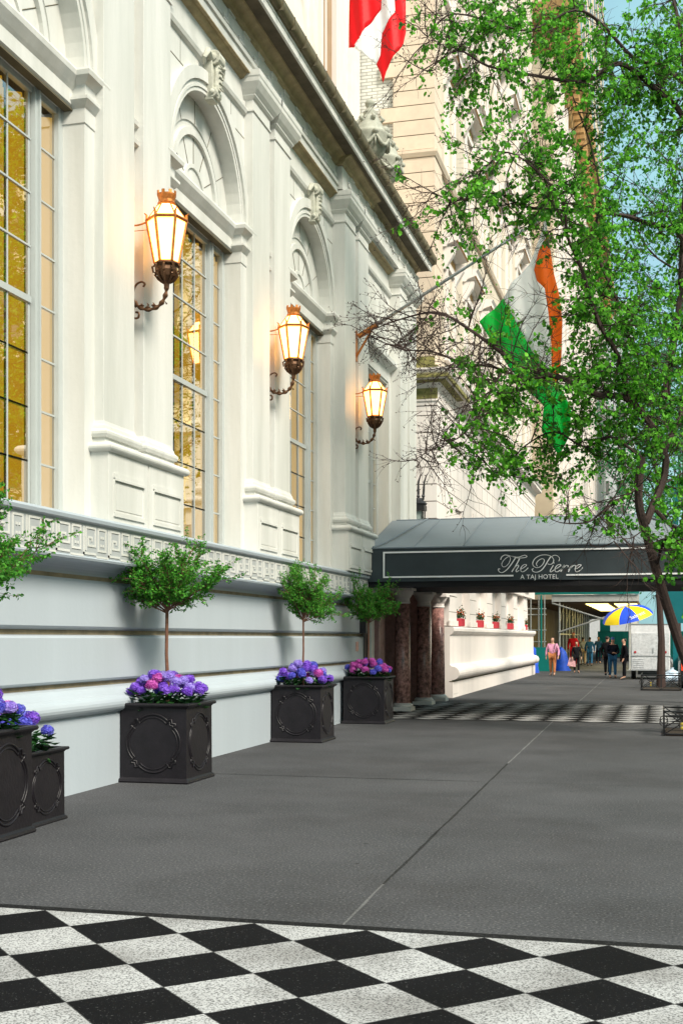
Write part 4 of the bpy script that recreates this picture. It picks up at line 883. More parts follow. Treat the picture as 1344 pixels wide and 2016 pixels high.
def generic_tree(name,base,H,spread,leafn,lsize,label,seed,tr=.12,z0=3.,lm=None,clump=.5,nb=26,group=None):
    rr=random.Random(seed); e=empty(name,base,0,label,'tree',group); w=MB(); f=MB()
    s=[Vector((rr.uniform(-.06,.06)*i,rr.uniform(-.06,.06)*i,H*i/8)) for i in range(9)]; w.tube(s,[tr*(1.25 if i==0 else 1)*(1-.1*i) for i in range(9)],8)
    tips=[]
    for k in range(nb):
        h=z0*.8+(H-z0)*(k/nb)**.8; a=k*2.4; i=min(7,int(h/H*8)); p=s[i]+(s[i+1]-s[i])*((h/H*8)-i)
        L=spread*(1-.45*abs((h-z0)/(H-z0)-.35))*rr.uniform(.7,1.1)
        o=branch(w,p,(math.cos(a),math.sin(a),.45),L,tr*.28,6,.2,.06,rr,4)
        for (p2,d2,t) in o[1:]:
            for q in range(3): 
                o2=branch(w,p2,d2+Vector((rr.uniform(-1,1),rr.uniform(-1,1),rr.uniform(-.7,.9))),L*.35,tr*.08,3,.3,0,rr,3); tips+=[t_[0] for t_ in o2]
    per=max(1,leafn//len(tips))
    for t in tips:
        for q in range(per): leaf(f,t+Vector((rr.gauss(0,clump),rr.gauss(0,clump),rr.gauss(0,clump*.8))),rr.uniform(.7,1.3)*lsize,rr,.3,False)
    w.build('trunk',M_bark,e); f.build('crown',lm or M_leaf2,e); return e
generic_tree('street_tree',(.0,42.4,0),13,3.0,7000,.12,'slim street tree with straight trunk inside the farther iron tree guard',21,.13,4.2,clump=.22)
tg='trees along the kerb in the distance'
generic_tree('street_tree',(.9,33,0),15,2.6,5000,.10,'tall street tree behind the near one, trunk just outside the right edge',22,.14,6.0,clump=.25,group=tg)
generic_tree('street_tree',(1.2,60,0),17,4.2,6000,.16,'leafy street tree beyond the food cart near the parked vehicles',23,.16,4.5,clump=.35,group=tg)
generic_tree('street_tree',(1.2,88,0),20,5,7000,.2,'farthest tall street tree at the end of the sidewalk',24,.2,4,clump=.5,group=tg)
# iron tree guards
def guard(loc,w,d,h,label):
    e=empty('tree_guard',loc,0,label,'tree guard','iron tree guards'); mb=MB()
    def side(a,b):
        a=Vector(a);b=Vector(b); t=.014
        for z in (.03,h): mb.tube([a+Vector((0,0,z)),b+Vector((0,0,z))],t,4)
        mb.tube([a+Vector((0,0,h*.82)),b+Vector((0,0,h*.82))],t*.7,4)
        for q in (0,.5,1): p=a+(b-a)*q; mb.tube([p,p+Vector((0,0,h+.02))],t*1.2,4)
        for q in (0,.5):
            p0=a+(b-a)*q; p1=a+(b-a)*(q+.5); mb.tube([p0+Vector((0,0,h)),p1+Vector((0,0,.03))],t*.7,4); mb.tube([p0+Vector((0,0,.03)),p1+Vector((0,0,h))],t*.7,4)
            c=(p0+p1)/2+Vector((0,0,h*.5)); mb.tube([c+Vector((.07*math.cos(i),0,.07*math.sin(i))) for i in [k*PI/4 for k in range(9)]],t*.6,4)
    c=[(0,0,0),(w,0,0),(w,d,0),(0,d,0)]
    side(c[0],c[1]); side(c[3],c[2]); side(c[0],c[3]); side(c[1],c[2])
    mb.build('railing',M_black,e); m2=MB()
    for z in (h*.5,h*.34): m2.lathe([(.001,-.02),(.03,-.015),(.03,.015),(.001,.02)],(w*.25-.01,-.015,z),8,M=Matrix.Rotation(PI/2,3,'X'))
    m2.build('boss',mat('brass_boss',(.6,.42,.08),.35,metal=.7),e)
    m3=MB(); m3.box(.03,w-.03,.03,d-.03,0,.03); m3.build('soil_bed',M_soil,e)
g0=guard((.05,21.85,.004),1.25,1.5,.42,'low black iron tree guard with brass bosses at the right edge')
guard((-.62,40.6,.004),1.25,2.2,.50,'low black iron tree guard round the slim tree near the food cart')
# ---------------------------------------------------------------- flags
def cloth(name,polys,Y,amp,parent,fr=2.2,ph=0,tilt=0):
    for nm,pts,m in polys:
        bm=bmesh.new(); vs=[bm.verts.new(atY(x,y,Y)) for x,y in pts]; 
        from mathutils.geometry import tessellate_polygon
        for tri in tessellate_polygon([[Vector((x,y,0)) for x,y in pts]]):
            try: bm.faces.new([vs[i] for i in tri])
            except ValueError: pass

        for _ in range(4): bmesh.ops.subdivide_edges(bm,edges=[e for e in bm.edges if e.calc_length()>.10],cuts=1,use_grid_fill=False); bmesh.ops.triangulate(bm,faces=bm.faces)
        for v in bm.verts: 
            s=v.co.x*C+v.co.z*tilt; v.co.y+=amp*math.sin(s*fr*PI+ph)+amp*.4*math.sin(s*fr*2.3*PI+v.co.z*2)
        me=bpy.data.meshes.new(nm); bm.to_mesh(me); bm.free(); me.polygons.foreach_set('use_smooth',[True]*len(me.polygons)); me.materials.append(m)
        o=bpy.data.objects.new(nm,me); COL.objects.link(o); o.parent=parent; b=o.modifiers.new('s','SOLIDIFY'); b.thickness=.004
def clothmat(name,c):
    m=leafmat(name,c,tuple(min(1,q*1.08) for q in c),.35); return m
C_red=clothmat('red_cloth',(.80,.004,.01)); C_white=clothmat('white_flag_cloth',(.92,.92,.94)); C_or=clothmat('orange_cloth',(.95,.20,.01)); C_gr=clothmat('green_cloth',(.0,.62,.07))
fl=empty('flag',(0,0,0),0,'red flag with a white diagonal fold hanging at the top above the stone urns','flag')
cloth('f',[('red_cloth',[(688,-70),(687,0),(685,92),(697,95),(721,55),(749,16),(752,-70)],C_red),
 ('white_cloth',[(749,16),(721,55),(697,90),(700,97),(722,112),(740,124),(748,108),(751,64),(762,48),(778,24),(772,-70),(752,-70)],C_white),
 ('red_cloth',[(778,24),(762,48),(751,64),(748,108),(739,124),(748,142),(754,164),(760,142),(776,112),(793,85),(798,62),(796,-70),(773,-70)],C_red)],26,.06,fl,3)
def pole(loc0,loc1,r,label,bname='bracket'):
    e=empty('flagpole',loc0,0,label,'flagpole','flagpoles on the facade'); d=Vector(loc1)-Vector(loc0)
    MB().tube([Vector((0,0,0)),d],[r,r*.8],10).build('pole',M_pole,e,smooth=True)
    MB().lathe([(.001,-.05),(.04,-.04),(.06,0),(.04,.04),(.001,.06)],d,10).build('finial',mat('gilt',(.7,.5,.1),.3,metal=.8),e)
    mb=MB(); n=d.normalized(); mb.tube([-n*.02,n*.42],.055,10); mb.box(-.12,-.05,-.08,.08,-.5,.1); mb.tube([(-.08,0,-.45),n*.35],.025,6); mb.build('bracket',M_copper,e); return e
a=atX(702,662,-6.0); b=atY(1085,418,a.y-.1); a2=Vector((-5.95,a.y,a.z))
pole(a2,b,.035,'long grey flagpole slanting up over the sidewalk from the facade near the smallest lantern')
pole((-7.7,26.0,16.6),(atY(800,-95,26)),.035,'flagpole above the cornice holding the red and white flag')
fl=empty('flag',(0,0,0),0,'orange, white and green flag hanging from the grey flagpole among the leaves','flag')
Yf=a.y-.1
cloth('f',[('orange_cloth',[(1078,462),(1060,496),(1050,530),(1056,553),(1072,570),(1080,625),(1085,680),(1083,740),(1095,770),(1104,700),(1106,630),(1100,580),(1090,540),(1084,500)],C_or),
 ('white_cloth',[(1074,425),(1078,462),(1060,496),(1050,530),(1056,553),(1072,570),(1080,625),(1084,690),(1086,745),(1046,690),(990,588),(1006,560),(1040,520),(1062,470)],C_white),
 ('green_cloth',[(990,588),(943,634),(975,684),(1000,722),(1046,775),(1070,800),(1066,850),(1082,872),(1099,897),(1120,858),(1124,806),(1104,765),(1086,745),(1046,690)],C_gr)],Yf,.06,fl,3.2,1)
# ---------------------------------------------------------------- distance: shed, buildings
MB_far=empty('office_building',(0,0,0),0,'tall cream office building with heavy cornice beyond the hotel tower','building')
X3=-5.6; mb=MB(); mb.box(-30,X3,66,126,3.6,75); mb.build('wall',mat('cream_far',(.60,.50,.36),.8,var=.12,vs=.4),MB_far)
mb=MB()
for y in range(67,126,3): mb.box(X3,X3+.25,y,y+.9,3.6,33)
mb.build('pier',M_limew,MB_far)
mb=MB(); mb.wrap(X3,-30,66,126,[(0,33),(.3,33.2),(.5,34),(1.2,34.6),(1.3,35.2),(0,35.6)])
for y in range(66,126,1): mb.box(X3,X3+.9,y+.2,y+.6,33.6,34.3)
mb.build('cornice',mat('ochre_cornice',(.50,.30,.12),.8,var=.35,vs=1.5),MB_far)
for fl_ in range(5):
    for y in range(68,125,3): MB().box(X3-.02,X3+.05,y+.1,y+1.7,6+fl_*5.4,10+fl_*5.4).build('window',mat('shaded_pane',(.1,.1,.1)),MB_far)
f=MB()
for fl_ in range(9):
    for y in range(68,125,3): f.box(X3-.02,X3+.05,y+.1,y+1.5,37+fl_*3.8,39.4+fl_*3.8)
tag(f.build('upper_window',mat('shaded_pane',(.1,.1,.1)),MB_far),kind='stuff')
mb=MB(); mb.box(-30,-7.5,62,66,3.6,30); mb.box(-30,-8.,58.2,62,4,26); mb.build('return_wall',mat('brown_brick',(.30,.20,.15),.85,var=.2),MB_far)
mb=MB(); mb.box(-30,-7.0,66.0,126,0,3.6); mb.build('ground_floor',mat('tan_shopfront',(.22,.16,.09),.7,var=.4,vs=.9),MB_far)
# end-of-street block
eb=empty('distant_block',(0,0,0),0,'distant pale apartment block closing the street behind the shed','building')
mb=MB(); mb.box(-16,-3.3,150,165,0,42); mb.build('wall',mat('pale_far',(.6,.6,.62),.8,var=.1),eb)
f=MB()
for z in range(4,40,3):
    for x in range(-15,-4,2): f.box(x,x+1,149.9,150.02,z,z+1.6)
f.build('window_row',mat('shaded_pane',(.1,.1,.1)),eb)
# sidewalk shed
shed=empty('sidewalk_shed',(0,0,0),0,'green construction sidewalk shed with pipe scaffolding and lit roof','scaffolding')
M_tgreen=mat('hoarding_green',(.0,.20,.17),.5,var=.12); M_teal=mat('teal_panel',(.02,.42,.36),.5,var=.08); M_pipe=mat('galvanised_pipe',(.5,.5,.47),.4,metal=.4)
mb=MB(); 
xs0,xs1=-7.2,-1.2; yS=66
mb.box(xs0,xs1+.1,yS-.7,yS-.62,4.0,4.25)
for k in range(8): x=xs0+.3+k*.8; mb.box(x,x+.06,yS-.72,yS-.6,4.25,4.9)
mb.box(xs0,xs1+.1,yS-.72,yS-.66,4.85,4.95); mb.build('parapet',M_tgreen,shed)
mb=MB(); mb.box(-5.6,xs1+.1,yS-.6,yS-.4,3.62,3.98); mb.build('header_beam',mat('grey_beam',(.5,.5,.48),.6),shed)
mb=MB(); mb.box(-7,xs1,yS-.4,110,3.55,3.75); mb.build('deck',mat('deck_wood',(.10,.06,.03),.8),shed)
for k in range(6):
    for x in (-3.9,-2.4): MB().box(x,x+1.15,yS+.6+k*3,yS+2.4+k*3,3.50,3.54).build('shed_light',mat('shed_lamp',(.9,.8,.4),.5,emit=(1,.82,.25),es=2.2),shed)
mb=MB()
for k in range(12):
    y=yS-.5+k*2.4
    for x in (-5.2,-1.6): mb.tube([(x,y,0),(x,y,3.6)],.05,6); mb.box(x-.12,x+.12,y-.12,y+.12,0,.03)
for k in range(0,10,2):
    y=yS-.5+k*2.4; mb.tube([(-5.2,y,2.5),(-5.2,y+2.4,3.4)],.03,5)
mb.tube([(-5.25,yS-.55,2.0),(-1.6,yS-.5,3.2)],.045,5); mb.tube([(-5.6,yS-.55,3.55),(-2.2,yS-.5,2.45)],.045,5); mb.tube([(-5.2,yS-.5,1.9),(-5.2,yS+20,1.9)],.035,5)
for x in (-6.9,-6.5,-6.1,-5.8): mb.tube([(x,63.4,1.2),(x,63.4,3.9)],.035,5)
for z in (1.5,2.1,2.9,3.2): mb.tube([(-7,63.4,z),(-5.7,63.4,z)],.03,5)
mb.build('pipe_scaffold',M_pipe,shed)
mb=MB()
for x in (-6.75,-5.95): mb.tube([(x,63.2,1.2),(x,63.2,3.9)],.05,5)
mb.build('green_post',M_tgreen,shed)
mb=MB(); mb.box(-7.2,-5.3,63.0,63.1,0,1.22); tag(mb.build('hoarding_panel',M_tgreen),'dark green plywood hoarding panel behind the man in the pink shirt','hoarding')
mb=MB(); mb.box(-5.5,2.,112,112.2,0,2.3); mb.box(-5.3,-4.4,111.9,112,2.3,3.4); tag(mb.build('hoarding_panel',M_teal),'bright teal hoarding across the far end under the shed','hoarding')
mb=MB(); mb.box(.55,.8,60,60.4,0,9); mb.box(-.0+.3,1.6,59.9,60.0,2.4,6.5); tag(mb.build('signal_panel',mat('deep_teal',(.0,.13,.15),.5)),'tall dark teal panel at the right edge beyond the tree','panel')
# blue drums / tarps
def tarp(x,y,w,h,label,m,seed):
    rr=random.Random(seed); mb=MB(); n=10; vs=[];fs=[]
    for j in range(6):
        for k in range(n): a=2*PI*k/n; r=w/2*(1-.12*j+.1*rr.uniform(-1,1)) if j<5 else .02; vs.append((x+r*math.cos(a),y+r*math.sin(a)*.8,h*j/5*(1+.04*rr.uniform(-1,1))))
    for j in range(5):
        for k in range(n): fs.append((j*n+k,j*n+(k+1)%n,(j+1)*n+(k+1)%n,(j+1)*n+k))
    mb.add(vs,fs); tag(mb.build('tarpaulin',m,smooth=True),label,'tarpaulin')
M_blue=mat('blue_tarp',(.01,.08,.55),.5,var=.3)
p=atY(1050,1300,60.5); tarp(-6.15,60,.9,1.45,'blue tarpaulin heap at the corner of the stone base',M_blue,1)
tarp(-5.0,64.2,.9,1.25,'blue wrapped load on the ground behind the man in the pink shirt',M_blue,2)
# unseen building, placed and turned sunward to brighten the window reflections
ob=empty('reflected_building',(0,0,0),0,'bright cream building out of view, placed to brighten reflections in the hotel windows','building')
mb=MB(); mb.box(8,70,96,110,0,46); mb.box(26,36,-10,50,0,16)
mb.build('wall',mat('sunny_facade',(.90,.78,.50),.8,var=.15,vs=.3),ob)
mb=MB()
for z in (6,12.5,19,25.5,32,38.5,45): mb.box(8,70,95.3,95.99,z,z+.7)
for x in range(9,70,5): mb.box(x,x+1.2,95.6,95.995,0,46)
mb.build('stone_trim',mat('pale_trim',(.85,.82,.72),.8),ob)
f=MB()
for k in range(12):
    for r in range(7): f.box(11.3+5*k,13.2+5*k,95.85,96.05,2+6.5*r,5.4+6.5*r)
tag(f.build('window',mat('shaded_pane',(.1,.1,.1)),ob),kind='stuff')
for k,(x,y) in enumerate(((12,24),(12.5,48),(13,80))): generic_tree('avenue_tree',(x,y,-.1),9,2.8,3500,.2,['green avenue tree across the road, nearest','green avenue tree across the road, middle','green avenue tree across the road, farthest'][k],40+k,.14,3,clump=.3,nb=18,group='trees across the road')
# ---------------------------------------------------------------- food cart, umbrella
e=empty('food_cart',(-.42,51.4,0),0,'silver steel food cart parked by the slim street tree','food cart')
mb=MB(); mb.box(-.78,.78,0,2.6,.38,2.25); mb.build('body',M_steel,e,bevel=.02)
mb=MB(); mb.box(-.74,.74,-.02,-.001,.98,1.9); mb.box(-.74,.74,-.015,-.001,.42,.93); mb.ext([(-.3,-.021,1.1),(.5,-.021,1.1),(.1,-.021,1.8)],(0,-.004,0))
for k in range(5): mb.box(-.68,-.25,-.03,-.016,.50+.08*k,.53+.08*k)
mb.build('rear_panel',mat('quilted_steel',(.80,.80,.82),.3,metal=.35,var=.25,vs=9,bump=.5,bs=14),e)
mb=MB(); mb.box(-.80,.80,-.03,2.62,.94,.965); mb.box(-.80,.80,-.03,2.62,.36,.379); mb.box(-.80,.80,-.02,2.62,2.25,2.28); mb.box(.1,.13,-.05,-.016,1.1,1.3); mb.build('trim',M_pole,e)
for s in (-1,1):
    MB().lathe([(.001,0),(.05,0),(.05,.02),(.001,.02)],(s*.60,-.02,1.12),12,M=Matrix.Rotation(PI/2,3,'X')).build('tail_light',mat('red_lens',(.4,.01,.02),.3),e)
    MB().lathe([(.001,-.09),(.26,-.09),(.28,-.05),(.28,.05),(.26,.09),(.001,.09)],(s*.68,.7,.28),18,M=Matrix.Rotation(PI/2,3,'Y')).build('wheel',M_rub,e)
MB().box(-.5,.5,.1,2.4,.2,.36).build('chassis',M_black,e)
# umbrella over the cart
um=empty('cart_umbrella',(-1.62,52.4,.38),0,'tilted yellow and blue umbrella over the food cart','umbrella')
MB().tube([(.55,.2,-.38),(.35,.1,2.4)],.022,6).build('pole',M_pole,um)
Mt=Matrix.Translation((.30,0,2.05))@Matrix.Rotation(R(-12),4,'Y')@Matrix.Rotation(R(14),4,'X')
M_y=mat('yellow_canvas',(.85,.62,.0),.6,var=.06); M_b=mat('blue_canvas',(.01,.07,.62),.6,var=.06)
for k in range(8):
    mb=MB(); vs=[];fs=[]
    for j in range(6):
        for q in range(5):
            t=R(45*k+45*q/4-20); r=1.08*math.sin(j/5*R(78))/math.sin(R(78)); z=.62*math.cos(j/5*R(78))-.13*(1-math.cos((q/4-.5)*2))*0
            sc=1-.03*math.sin(q/4*PI)*(j/5); vs.append(Mt@Vector((r*sc*math.cos(t),r*sc*math.sin(t),z)))
    for j in range(5):
        for q in range(4): a_=j*5+q; fs.append((a_,a_+1,a_+6,a_+5))
    mb.add(vs,fs); mb.build('canopy_panel',M_y if k%2 else M_b,um,smooth=True)
tx=text('Sabrett',.22,M_white,um,(0,0,0),(0,0,0),'umbrella_lettering')
pc=Mt@Vector((.42,-.80,.32)); tx.location=pc+Vector((.03,-.07,-.05)); tx.rotation_euler=(R(58),R(-22),R(22))
# ---------------------------------------------------------------- people
def skin_mesh(name,nodes,edges,m,parent,lv=2):
    me=bpy.data.meshes.new(name); me.from_pydata([n[0] for n in nodes],edges,[]); me.materials.append(m)
    o=bpy.data.objects.new(name,me); COL.objects.link(o); o.parent=parent
    md=o.modifiers.new('skin','SKIN'); md.use_smooth_shade=True
    for i,n in enumerate(nodes): sv=me.skin_vertices[0].data[i]; r=n[1]; sv.radius=(r,r) if not isinstance(r,tuple) else r; sv.use_root=(i==0)
    sb=o.modifiers.new('sub','SUBSURF'); sb.levels=lv; sb.render_levels=lv; return o
def person(loc,rz,h,label,top,bottom,stride=.12,coat=False,arms='down',hair=(.02,.015,.012),skin=(.45,.25,.17),build=1.,hat=None,short=False,shoes=(.02,.02,.02)):
    s=h/1.75; e=empty('person',loc,rz,label,'person'); e.scale=(s,s,s)
    st=stride
    hipL=(.09,0,.92); hipR=(-.09,0,.92); kL=(.10,-st*.6,.50); kR=(-.10,st*.5,.50); aL=(.10,-st,.09); aR=(-.10,st,.10); tL=(.12,-st-.15,.03); tR=(-.12,st-.15,.03)
    if arms=='down': eL=(.25*build,.03,1.12); hL=(.25*build,-.10,.87); eR=(-.25*build,.0,1.12); hR=(-.25*build,-.05,.87)
    else: eL=(.25,-.06,1.10); hL=(.06,-.30,1.08); eR=(-.25,-.06,1.10); hR=(-.05,-.31,1.10)
    nodes=[((0,0,.97),.13),((0,.01,1.15),.125),((0,.01,1.35),.14),((0,.0,1.47),.06),((0,-.01,1.53),.052),((0,-.015,1.60),.085),((0,-.01,1.68),.088),((0,0,1.73),.05),
      ((.17*build,0,1.42),.055),(eL,.042),(hL,.03),((hL[0]*.98,hL[1]-.04,hL[2]-.07),.035),((hL[0]*.98,hL[1]-.06,hL[2]-.14),.018),
      ((-.17*build,0,1.42),.055),(eR,.042),(hR,.03),((hR[0]*.98,hR[1]-.04,hR[2]-.07),.035),((hR[0]*.98,hR[1]-.06,hR[2]-.14),.018),
      (hipL,.085),(kL,.055),(aL,.038),(tL,.03),(hipR,.085),(kR,.055),(aR,.038),(tR,.03),((0,-.105,1.62),.014)]
    if arms!='down':
        nodes[11]=((.03,-.34,1.09),.035); nodes[12]=((.0,-.37,1.10),.018); nodes[16]=((-.03,-.35,1.11),.035); nodes[17]=((.01,-.38,1.12),.018)
    ed=[(0,1),(1,2),(2,3),(3,4),(4,5),(5,6),(6,7),(2,8),(8,9),(9,10),(10,11),(11,12),(2,13),(13,14),(14,15),(15,16),(16,17),(0,18),(18,19),(19,20),(20,21),(0,22),(22,23),(23,24),(24,25),(5,26)]
    bm_=mat('skin_%d'%int(skin[0]*100),skin,.6,var=.05); skin_mesh('body',nodes,ed,bm_,e)
    tm=mat('cloth_%s'%'_'.join('%d'%int(c*100) for c in top),top,.9,var=.12,vs=12,spec=.08); bmt=mat('cloth_%s'%'_'.join('%d'%int(c*100) for c in bottom),bottom,.9,var=.12,vs=12,spec=.08)
    g=.018; lo=.78 if coat else .93
    tn=[((0,0,lo),.165*build if coat else .15*build),((0,.01,1.12),.155*build),((0,.01,1.33),.165*build),((0,0,1.44),.085),((.17*build,0,1.41),.075),(eL,.058),((hL[0],hL[1],hL[2]+.02),.045) ,((-.17*build,0,1.41),.075),(eR,.058),((hR[0],hR[1],hR[2]+.02),.045)]
    te=[(0,1),(1,2),(2,3),(2,4),(4,5),(5,6),(2,7),(7,8),(8,9)]
    if short: tn=[n for i,n in enumerate(tn)]; tn[6]=(tuple(Vector(eL)*.6+Vector(hL)*.4),.05); tn[9]=(tuple(Vector(eR)*.6+Vector(hR)*.4),.05)
    skin_mesh('coat' if coat else 'shirt',tn,te,tm,e)
    pn=[((0,0,.93),.145*build),(hipL,.105*build),(kL,.075),((aL[0],aL[1],.12),.058),(hipR,.105*build),(kR,.075),((aR[0],aR[1],.12),.058)]
    skin_mesh('trousers',pn,[(0,1),(1,2),(2,3),(0,4),(4,5),(5,6)],bmt,e)
    sm=mat('shoe_%d'%int(shoes[0]*100),shoes,.6)
    for a_,t_ in ((aL,tL),(aR,tR)): skin_mesh('shoe',[((a_[0],a_[1]+.04,.05),.05),((a_[0],a_[1]-.08,.045),.048),(t_[:2]+(.035,),.035)],[(0,1),(1,2)],sm,e)
    hm=mat('hair_%d'%int(hair[0]*1000),hair,.7); skin_mesh('hair',[((0,.035,1.60),.075),((0,.03,1.68),.092),((0,-.02,1.735),.075)],[(0,1),(1,2)],hm,e)
    if hat: skin_mesh('cap',[((0,.02,1.70),.10),((0,-.03,1.74),.09),((0,-.13,1.70),(.07,.02))],[(0,1),(1,2)],mat('cap_%d'%int(hat[2]*100),hat,.8),e)
    m2=MB()
    for sx in (-.032,.032): m2.lathe([(.001,-.008),(.011,0),(.001,.008)],(sx,-.094,1.655),8,M=Matrix.Rotation(PI/2,3,'X'))
    m2.box(-.025,.025,-.100,-.092,1.575,1.583); m2.build('face_features',mat('face_dark',(.05,.02,.02),.5),e)
    return e
def gp(px,py):
    Z=F*CH/(py-HY); t=(px-CX)/F; return ((-S+t*C)*Z,(C+t*S)*Z,.004)
person(gp(1087,1330),R(-8),1.72,'man in pink shirt and tan trousers walking toward the camera with a shoulder strap',(.62,.28,.42),(.45,.17,.07),.10,build=1.12,shoes=(.15,.1,.08))
q=person(gp(1134,1325),R(10),1.52,'small person in black carrying a red and white shopping bag',(.01,.01,.012),(.012,.012,.015),.08,coat=True)
person(gp(1147,1309),R(190),1.75,'person in grey top and beige trousers walking away under the shed',(.35,.35,.36),(.42,.30,.18),.16)
person(gp(1160,1311),R(185),1.75,'person in long blue coat walking away under the shed',(.03,.12,.28),(.04,.16,.34),.18,coat=True,build=1.05)
person(gp(1177,1306),R(5),1.78,'person in blue jacket and dark trousers far under the shed',(.02,.07,.16),(.01,.015,.03),.12,coat=True)
person((-2.35,56.5,.004),R(160),1.78,'person in black standing behind the man in the blue cap',(.008,.008,.01),(.012,.012,.015),.04,coat=True)
person(gp(1205,1335),R(15),1.70,'man in blue cap, black jacket and jeans looking at his hands',(.010,.012,.02),(.03,.11,.22),.06,arms='hold',hat=(.05,.12,.35),coat=True,build=1.15)
person(gp(1228,1338),R(-75),1.68,'woman in black coat standing at the side of the food cart',(.006,.006,.008),(.006,.006,.008),.05,coat=True,build=1.05)
person((-4.9,71.5,.004),R(0),2.0,'figure in bright red standing by the scaffold pipes',(.75,.02,.04),(.70,.02,.04),.03,hair=(.7,.03,.04),coat=True)
# shoulder bag strap and shopping bag
x,y,_=gp(1087,1330); mb=MB(); mb.tube([(x+.13,y-.11,1.45),(x+.10,y-.19,1.25),(x+.17,y-.17,1.0)],.018,5); mb.box(x+.20,x+.34,y-.05,y+.2,.75,1.05); tag(mb.build('shoulder_bag',M_black),'dark shoulder bag carried by the man in the pink shirt','bag')
x,y,_=gp(1124,1325); mb=MB(); mb.ext([(x-.2,y,.35),(x+.2,y,.30),(x+.16,y,.72),(x-.1,y,.75)],(0,.18,0)); mb.tube([(x-.08,y+.09,.74),(x+.04,y+.09,.92),(x+.14,y+.09,.72)],.012,5); tag(mb.build('shopping_bag',mat('pinkish_bag',(.75,.40,.42),.6,var=.5,vs=7)),'red and white shopping bag held by the small person in black','bag')
# ---------------------------------------------------------------- vehicles
def vehicle(loc,label,body,L=4.6,W=1.85,Hh=1.75,rz=0,dark=(.01,.012,.015)):
    e=empty('parked_car',loc,rz,label,'car','vehicles parked along the kerb'); bm_=mat('car_%s'%'_'.join('%d'%int(c*100) for c in body),body,.25,metal=.3,var=.04,spec=.7)
    def sect(pts,w0): return pts
    mb=MB(); hw=W/2
    prof=[(0,.35),(0,.62),(.04,.95),(.12,1.05),(L-.9,1.0),(L-.1,.85),(L,.6),(L,.35)]
    n=len(prof); vs=[(x,y,z) for x in (-hw,hw) for y,z in prof]; mb.add(vs,[tuple(range(n)),tuple(range(2*n-1,n-1,-1))]+[(i,n+i,n+(i+1)%n,(i+1)%n) for i in range(n)]); mb.build('body',bm_,e,bevel=.06)
    mb=MB(); a,b,c,d=.10,.32,L-2.2,L-1.25
    top=[(-hw+.18,b,Hh),(hw-.18,b,Hh),(hw-.18,c,Hh),(-hw+.18,c,Hh)]; bot=[(-hw+.04,a,1.03),(hw-.04,a,1.03),(hw-.04,d,1.0),(-hw+.04,d,1.0)]
    mb.add(bot+top,[(4,5,6,7),(0,1,5,4),(1,2,6,5),(2,3,7,6),(3,0,4,7)]); cab=mb.build('cabin',bm_,e,bevel=.04)
    mb=MB()
    def lerp(p,q,t): return tuple(p[i]+(q[i]-p[i])*t for i in range(3))
    for (i,j) in ((0,1),(1,2),(2,3),(3,0)):
        P0,P1,T0,T1=[Vector(v) for v in (bot[i],bot[j],top[i],top[j])]; nrm=(P1-P0).cross(T0-P0).normalized()*.006; m_=(P0+P1+T0+T1)/4
        ctr=Vector((0,(a+d)/2,1.3)); nrm=nrm if (m_-ctr).dot(nrm)>0 else -nrm
        q=[P0.lerp(P1,.1).lerp(T0.lerp(T1,.1),.12),P0.lerp(P1,.9).lerp(T0.lerp(T1,.9),.12),P0.lerp(P1,.9).lerp(T0.lerp(T1,.9),.88),P0.lerp(P1,.1).lerp(T0.lerp(T1,.1),.88)]
        mb.quad(*[v+nrm for v in q])
    mb.build('window',mat('car_window',(.05,.09,.11),.08,spec=.9),e)
    for s in (-1,1):
        MB().box(s*(hw-.14)-.1,s*(hw-.14)+.1,-.02,.03,.72,1.0).build('tail_light',mat('tail_red',(.55,.02,.01),.25,emit=(1,.08,.02),es=.35),e,bevel=.01)
        for y in (.85,L-.9): MB().lathe([(.001,-.11),(.20,-.11),(.22,-.10),(.33,-.10),(.35,-.06),(.35,.06),(.33,.10),(.001,.11)],(s*(hw-.10),y,.35),20,M=Matrix.Rotation(PI/2,3,'Y')).build('wheel',M_rub,e)
    MB().box(-hw+.02,hw-.02,-.10,.0,.36,.58).build('bumper',mat('bumper_dark',dark,.4),e,bevel=.03)
    MB().box(-.26,.26,-.012,-.001,.70,.84).build('number_plate',mat('plate_yellow',(.6,.6,.5),.5),e)
    return e
vehicle((1.62,42.5,-.12),'black pickup cut off by the right edge',(.012,.013,.016),4.8,2.0,1.95)
vehicle((1.72,56,-.12),'light blue suv with lit tail light parked beyond the food cart',(.10,.32,.40),4.5,1.9,1.8)
vehicle((1.9,70,-.12),'red car parked farther up the street',(.45,.02,.03),4.5,1.8,1.6)
mb=MB(); rr=random.Random(4); 
mb.lathe([(.18,0),(.30,.08),(.33,.22),(.24,.38),(.08,.46),(.05,.5),(.08,.54)],(.42,49.4,0),12); mb.lathe([(.2,0),(.28,.08),(.26,.22),(.1,.34),(.03,.38)],(.05+.1,49.0,0),11)
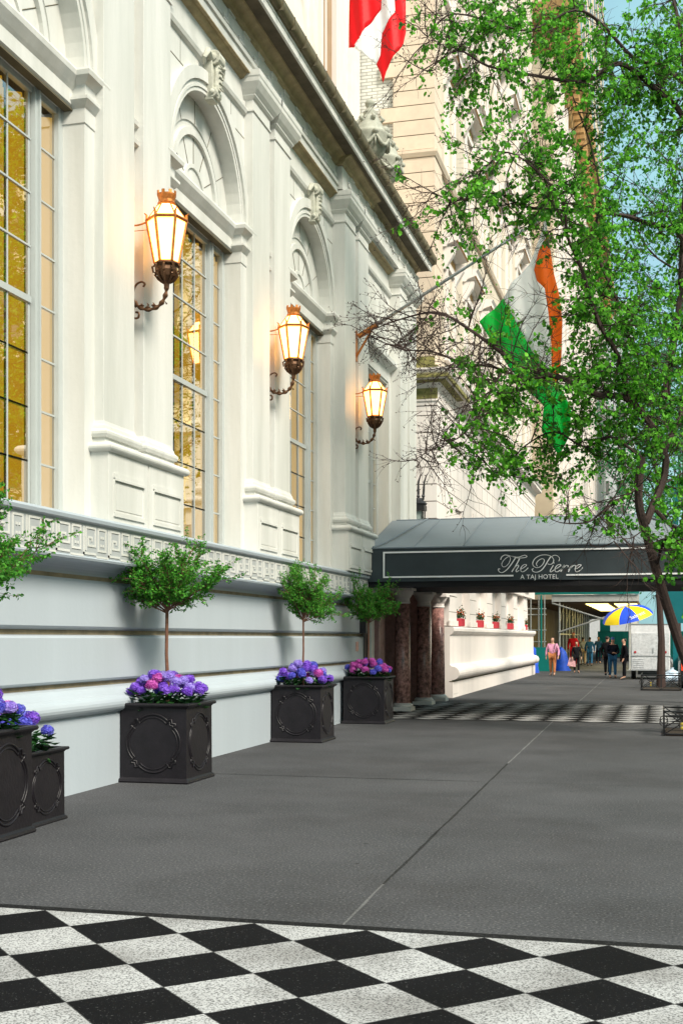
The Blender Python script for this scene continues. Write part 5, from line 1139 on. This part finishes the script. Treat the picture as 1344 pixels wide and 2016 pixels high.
tag(mb.build('plastic_bags',mat('pale_blue_plastic',(.5,.62,.75),.3,var=.3,vs=8),smooth=True),'pale plastic bags heaped on the ground right of the food cart','bag')
# ---------------------------------------------------------------- light
w=bpy.data.worlds.new('World'); scn.world=w; w.use_nodes=True; nt=w.node_tree; bg=nt.nodes['Background']
sky=N(nt,'ShaderNodeTexSky',sky_type='NISHITA'); sky.sun_disc=False; SE,SR=R(43),R(125); sky.sun_elevation=SE; sky.sun_rotation=SR; sky.air_density=1.0; sky.dust_density=4.0; sky.ozone_density=1.0
tn=N(nt,'ShaderNodeMix',data_type='RGBA',blend_type='MULTIPLY'); tn.inputs[0].default_value=1; tn.inputs[7].default_value=(1.0,1.04,1.0,1); nt.links.new(sky.outputs[0],tn.inputs[6]); 
tcw=N(nt,'ShaderNodeTexCoord'); nzw=N(nt,'ShaderNodeTexNoise'); nzw.inputs['Scale'].default_value=3.2; nzw.inputs['Detail'].default_value=9; nzw.inputs['Roughness'].default_value=.6; nt.links.new(tcw.outputs['Generated'],nzw.inputs['Vector'])
mrw=N(nt,'ShaderNodeMapRange'); mrw.inputs[1].default_value=.35; mrw.inputs[2].default_value=.65; mrw.inputs[3].default_value=.35; mrw.inputs[4].default_value=.95; nt.links.new(nzw.outputs['Fac'],mrw.inputs[0])
cl=N(nt,'ShaderNodeMix',data_type='RGBA'); nt.links.new(mrw.outputs[0],cl.inputs[0]); nt.links.new(tn.outputs[2],cl.inputs[6]); cl.inputs[7].default_value=(2.0,3.7,3.9,1); nt.links.new(cl.outputs[2],bg.inputs[0]); bg.inputs[1].default_value=.12
su=bpy.data.lights.new('sun','SUN'); su.energy=2.9; su.angle=R(20); su.color=(1,.92,.80); so=bpy.data.objects.new('sun',su); COL.objects.link(so)
d=Vector((math.sin(SR)*math.cos(SE),math.cos(SR)*math.cos(SE),math.sin(SE))); so.rotation_euler=d.to_track_quat('Z','Y').to_euler()
vs_=scn.view_settings; vs_.view_transform='Standard'; vs_.look='None'; vs_.exposure=.96; vs_.gamma=1
scn.cycles.max_bounces=6; scn.cycles.transparent_max_bounces=12; scn.cycles.use_denoising=True
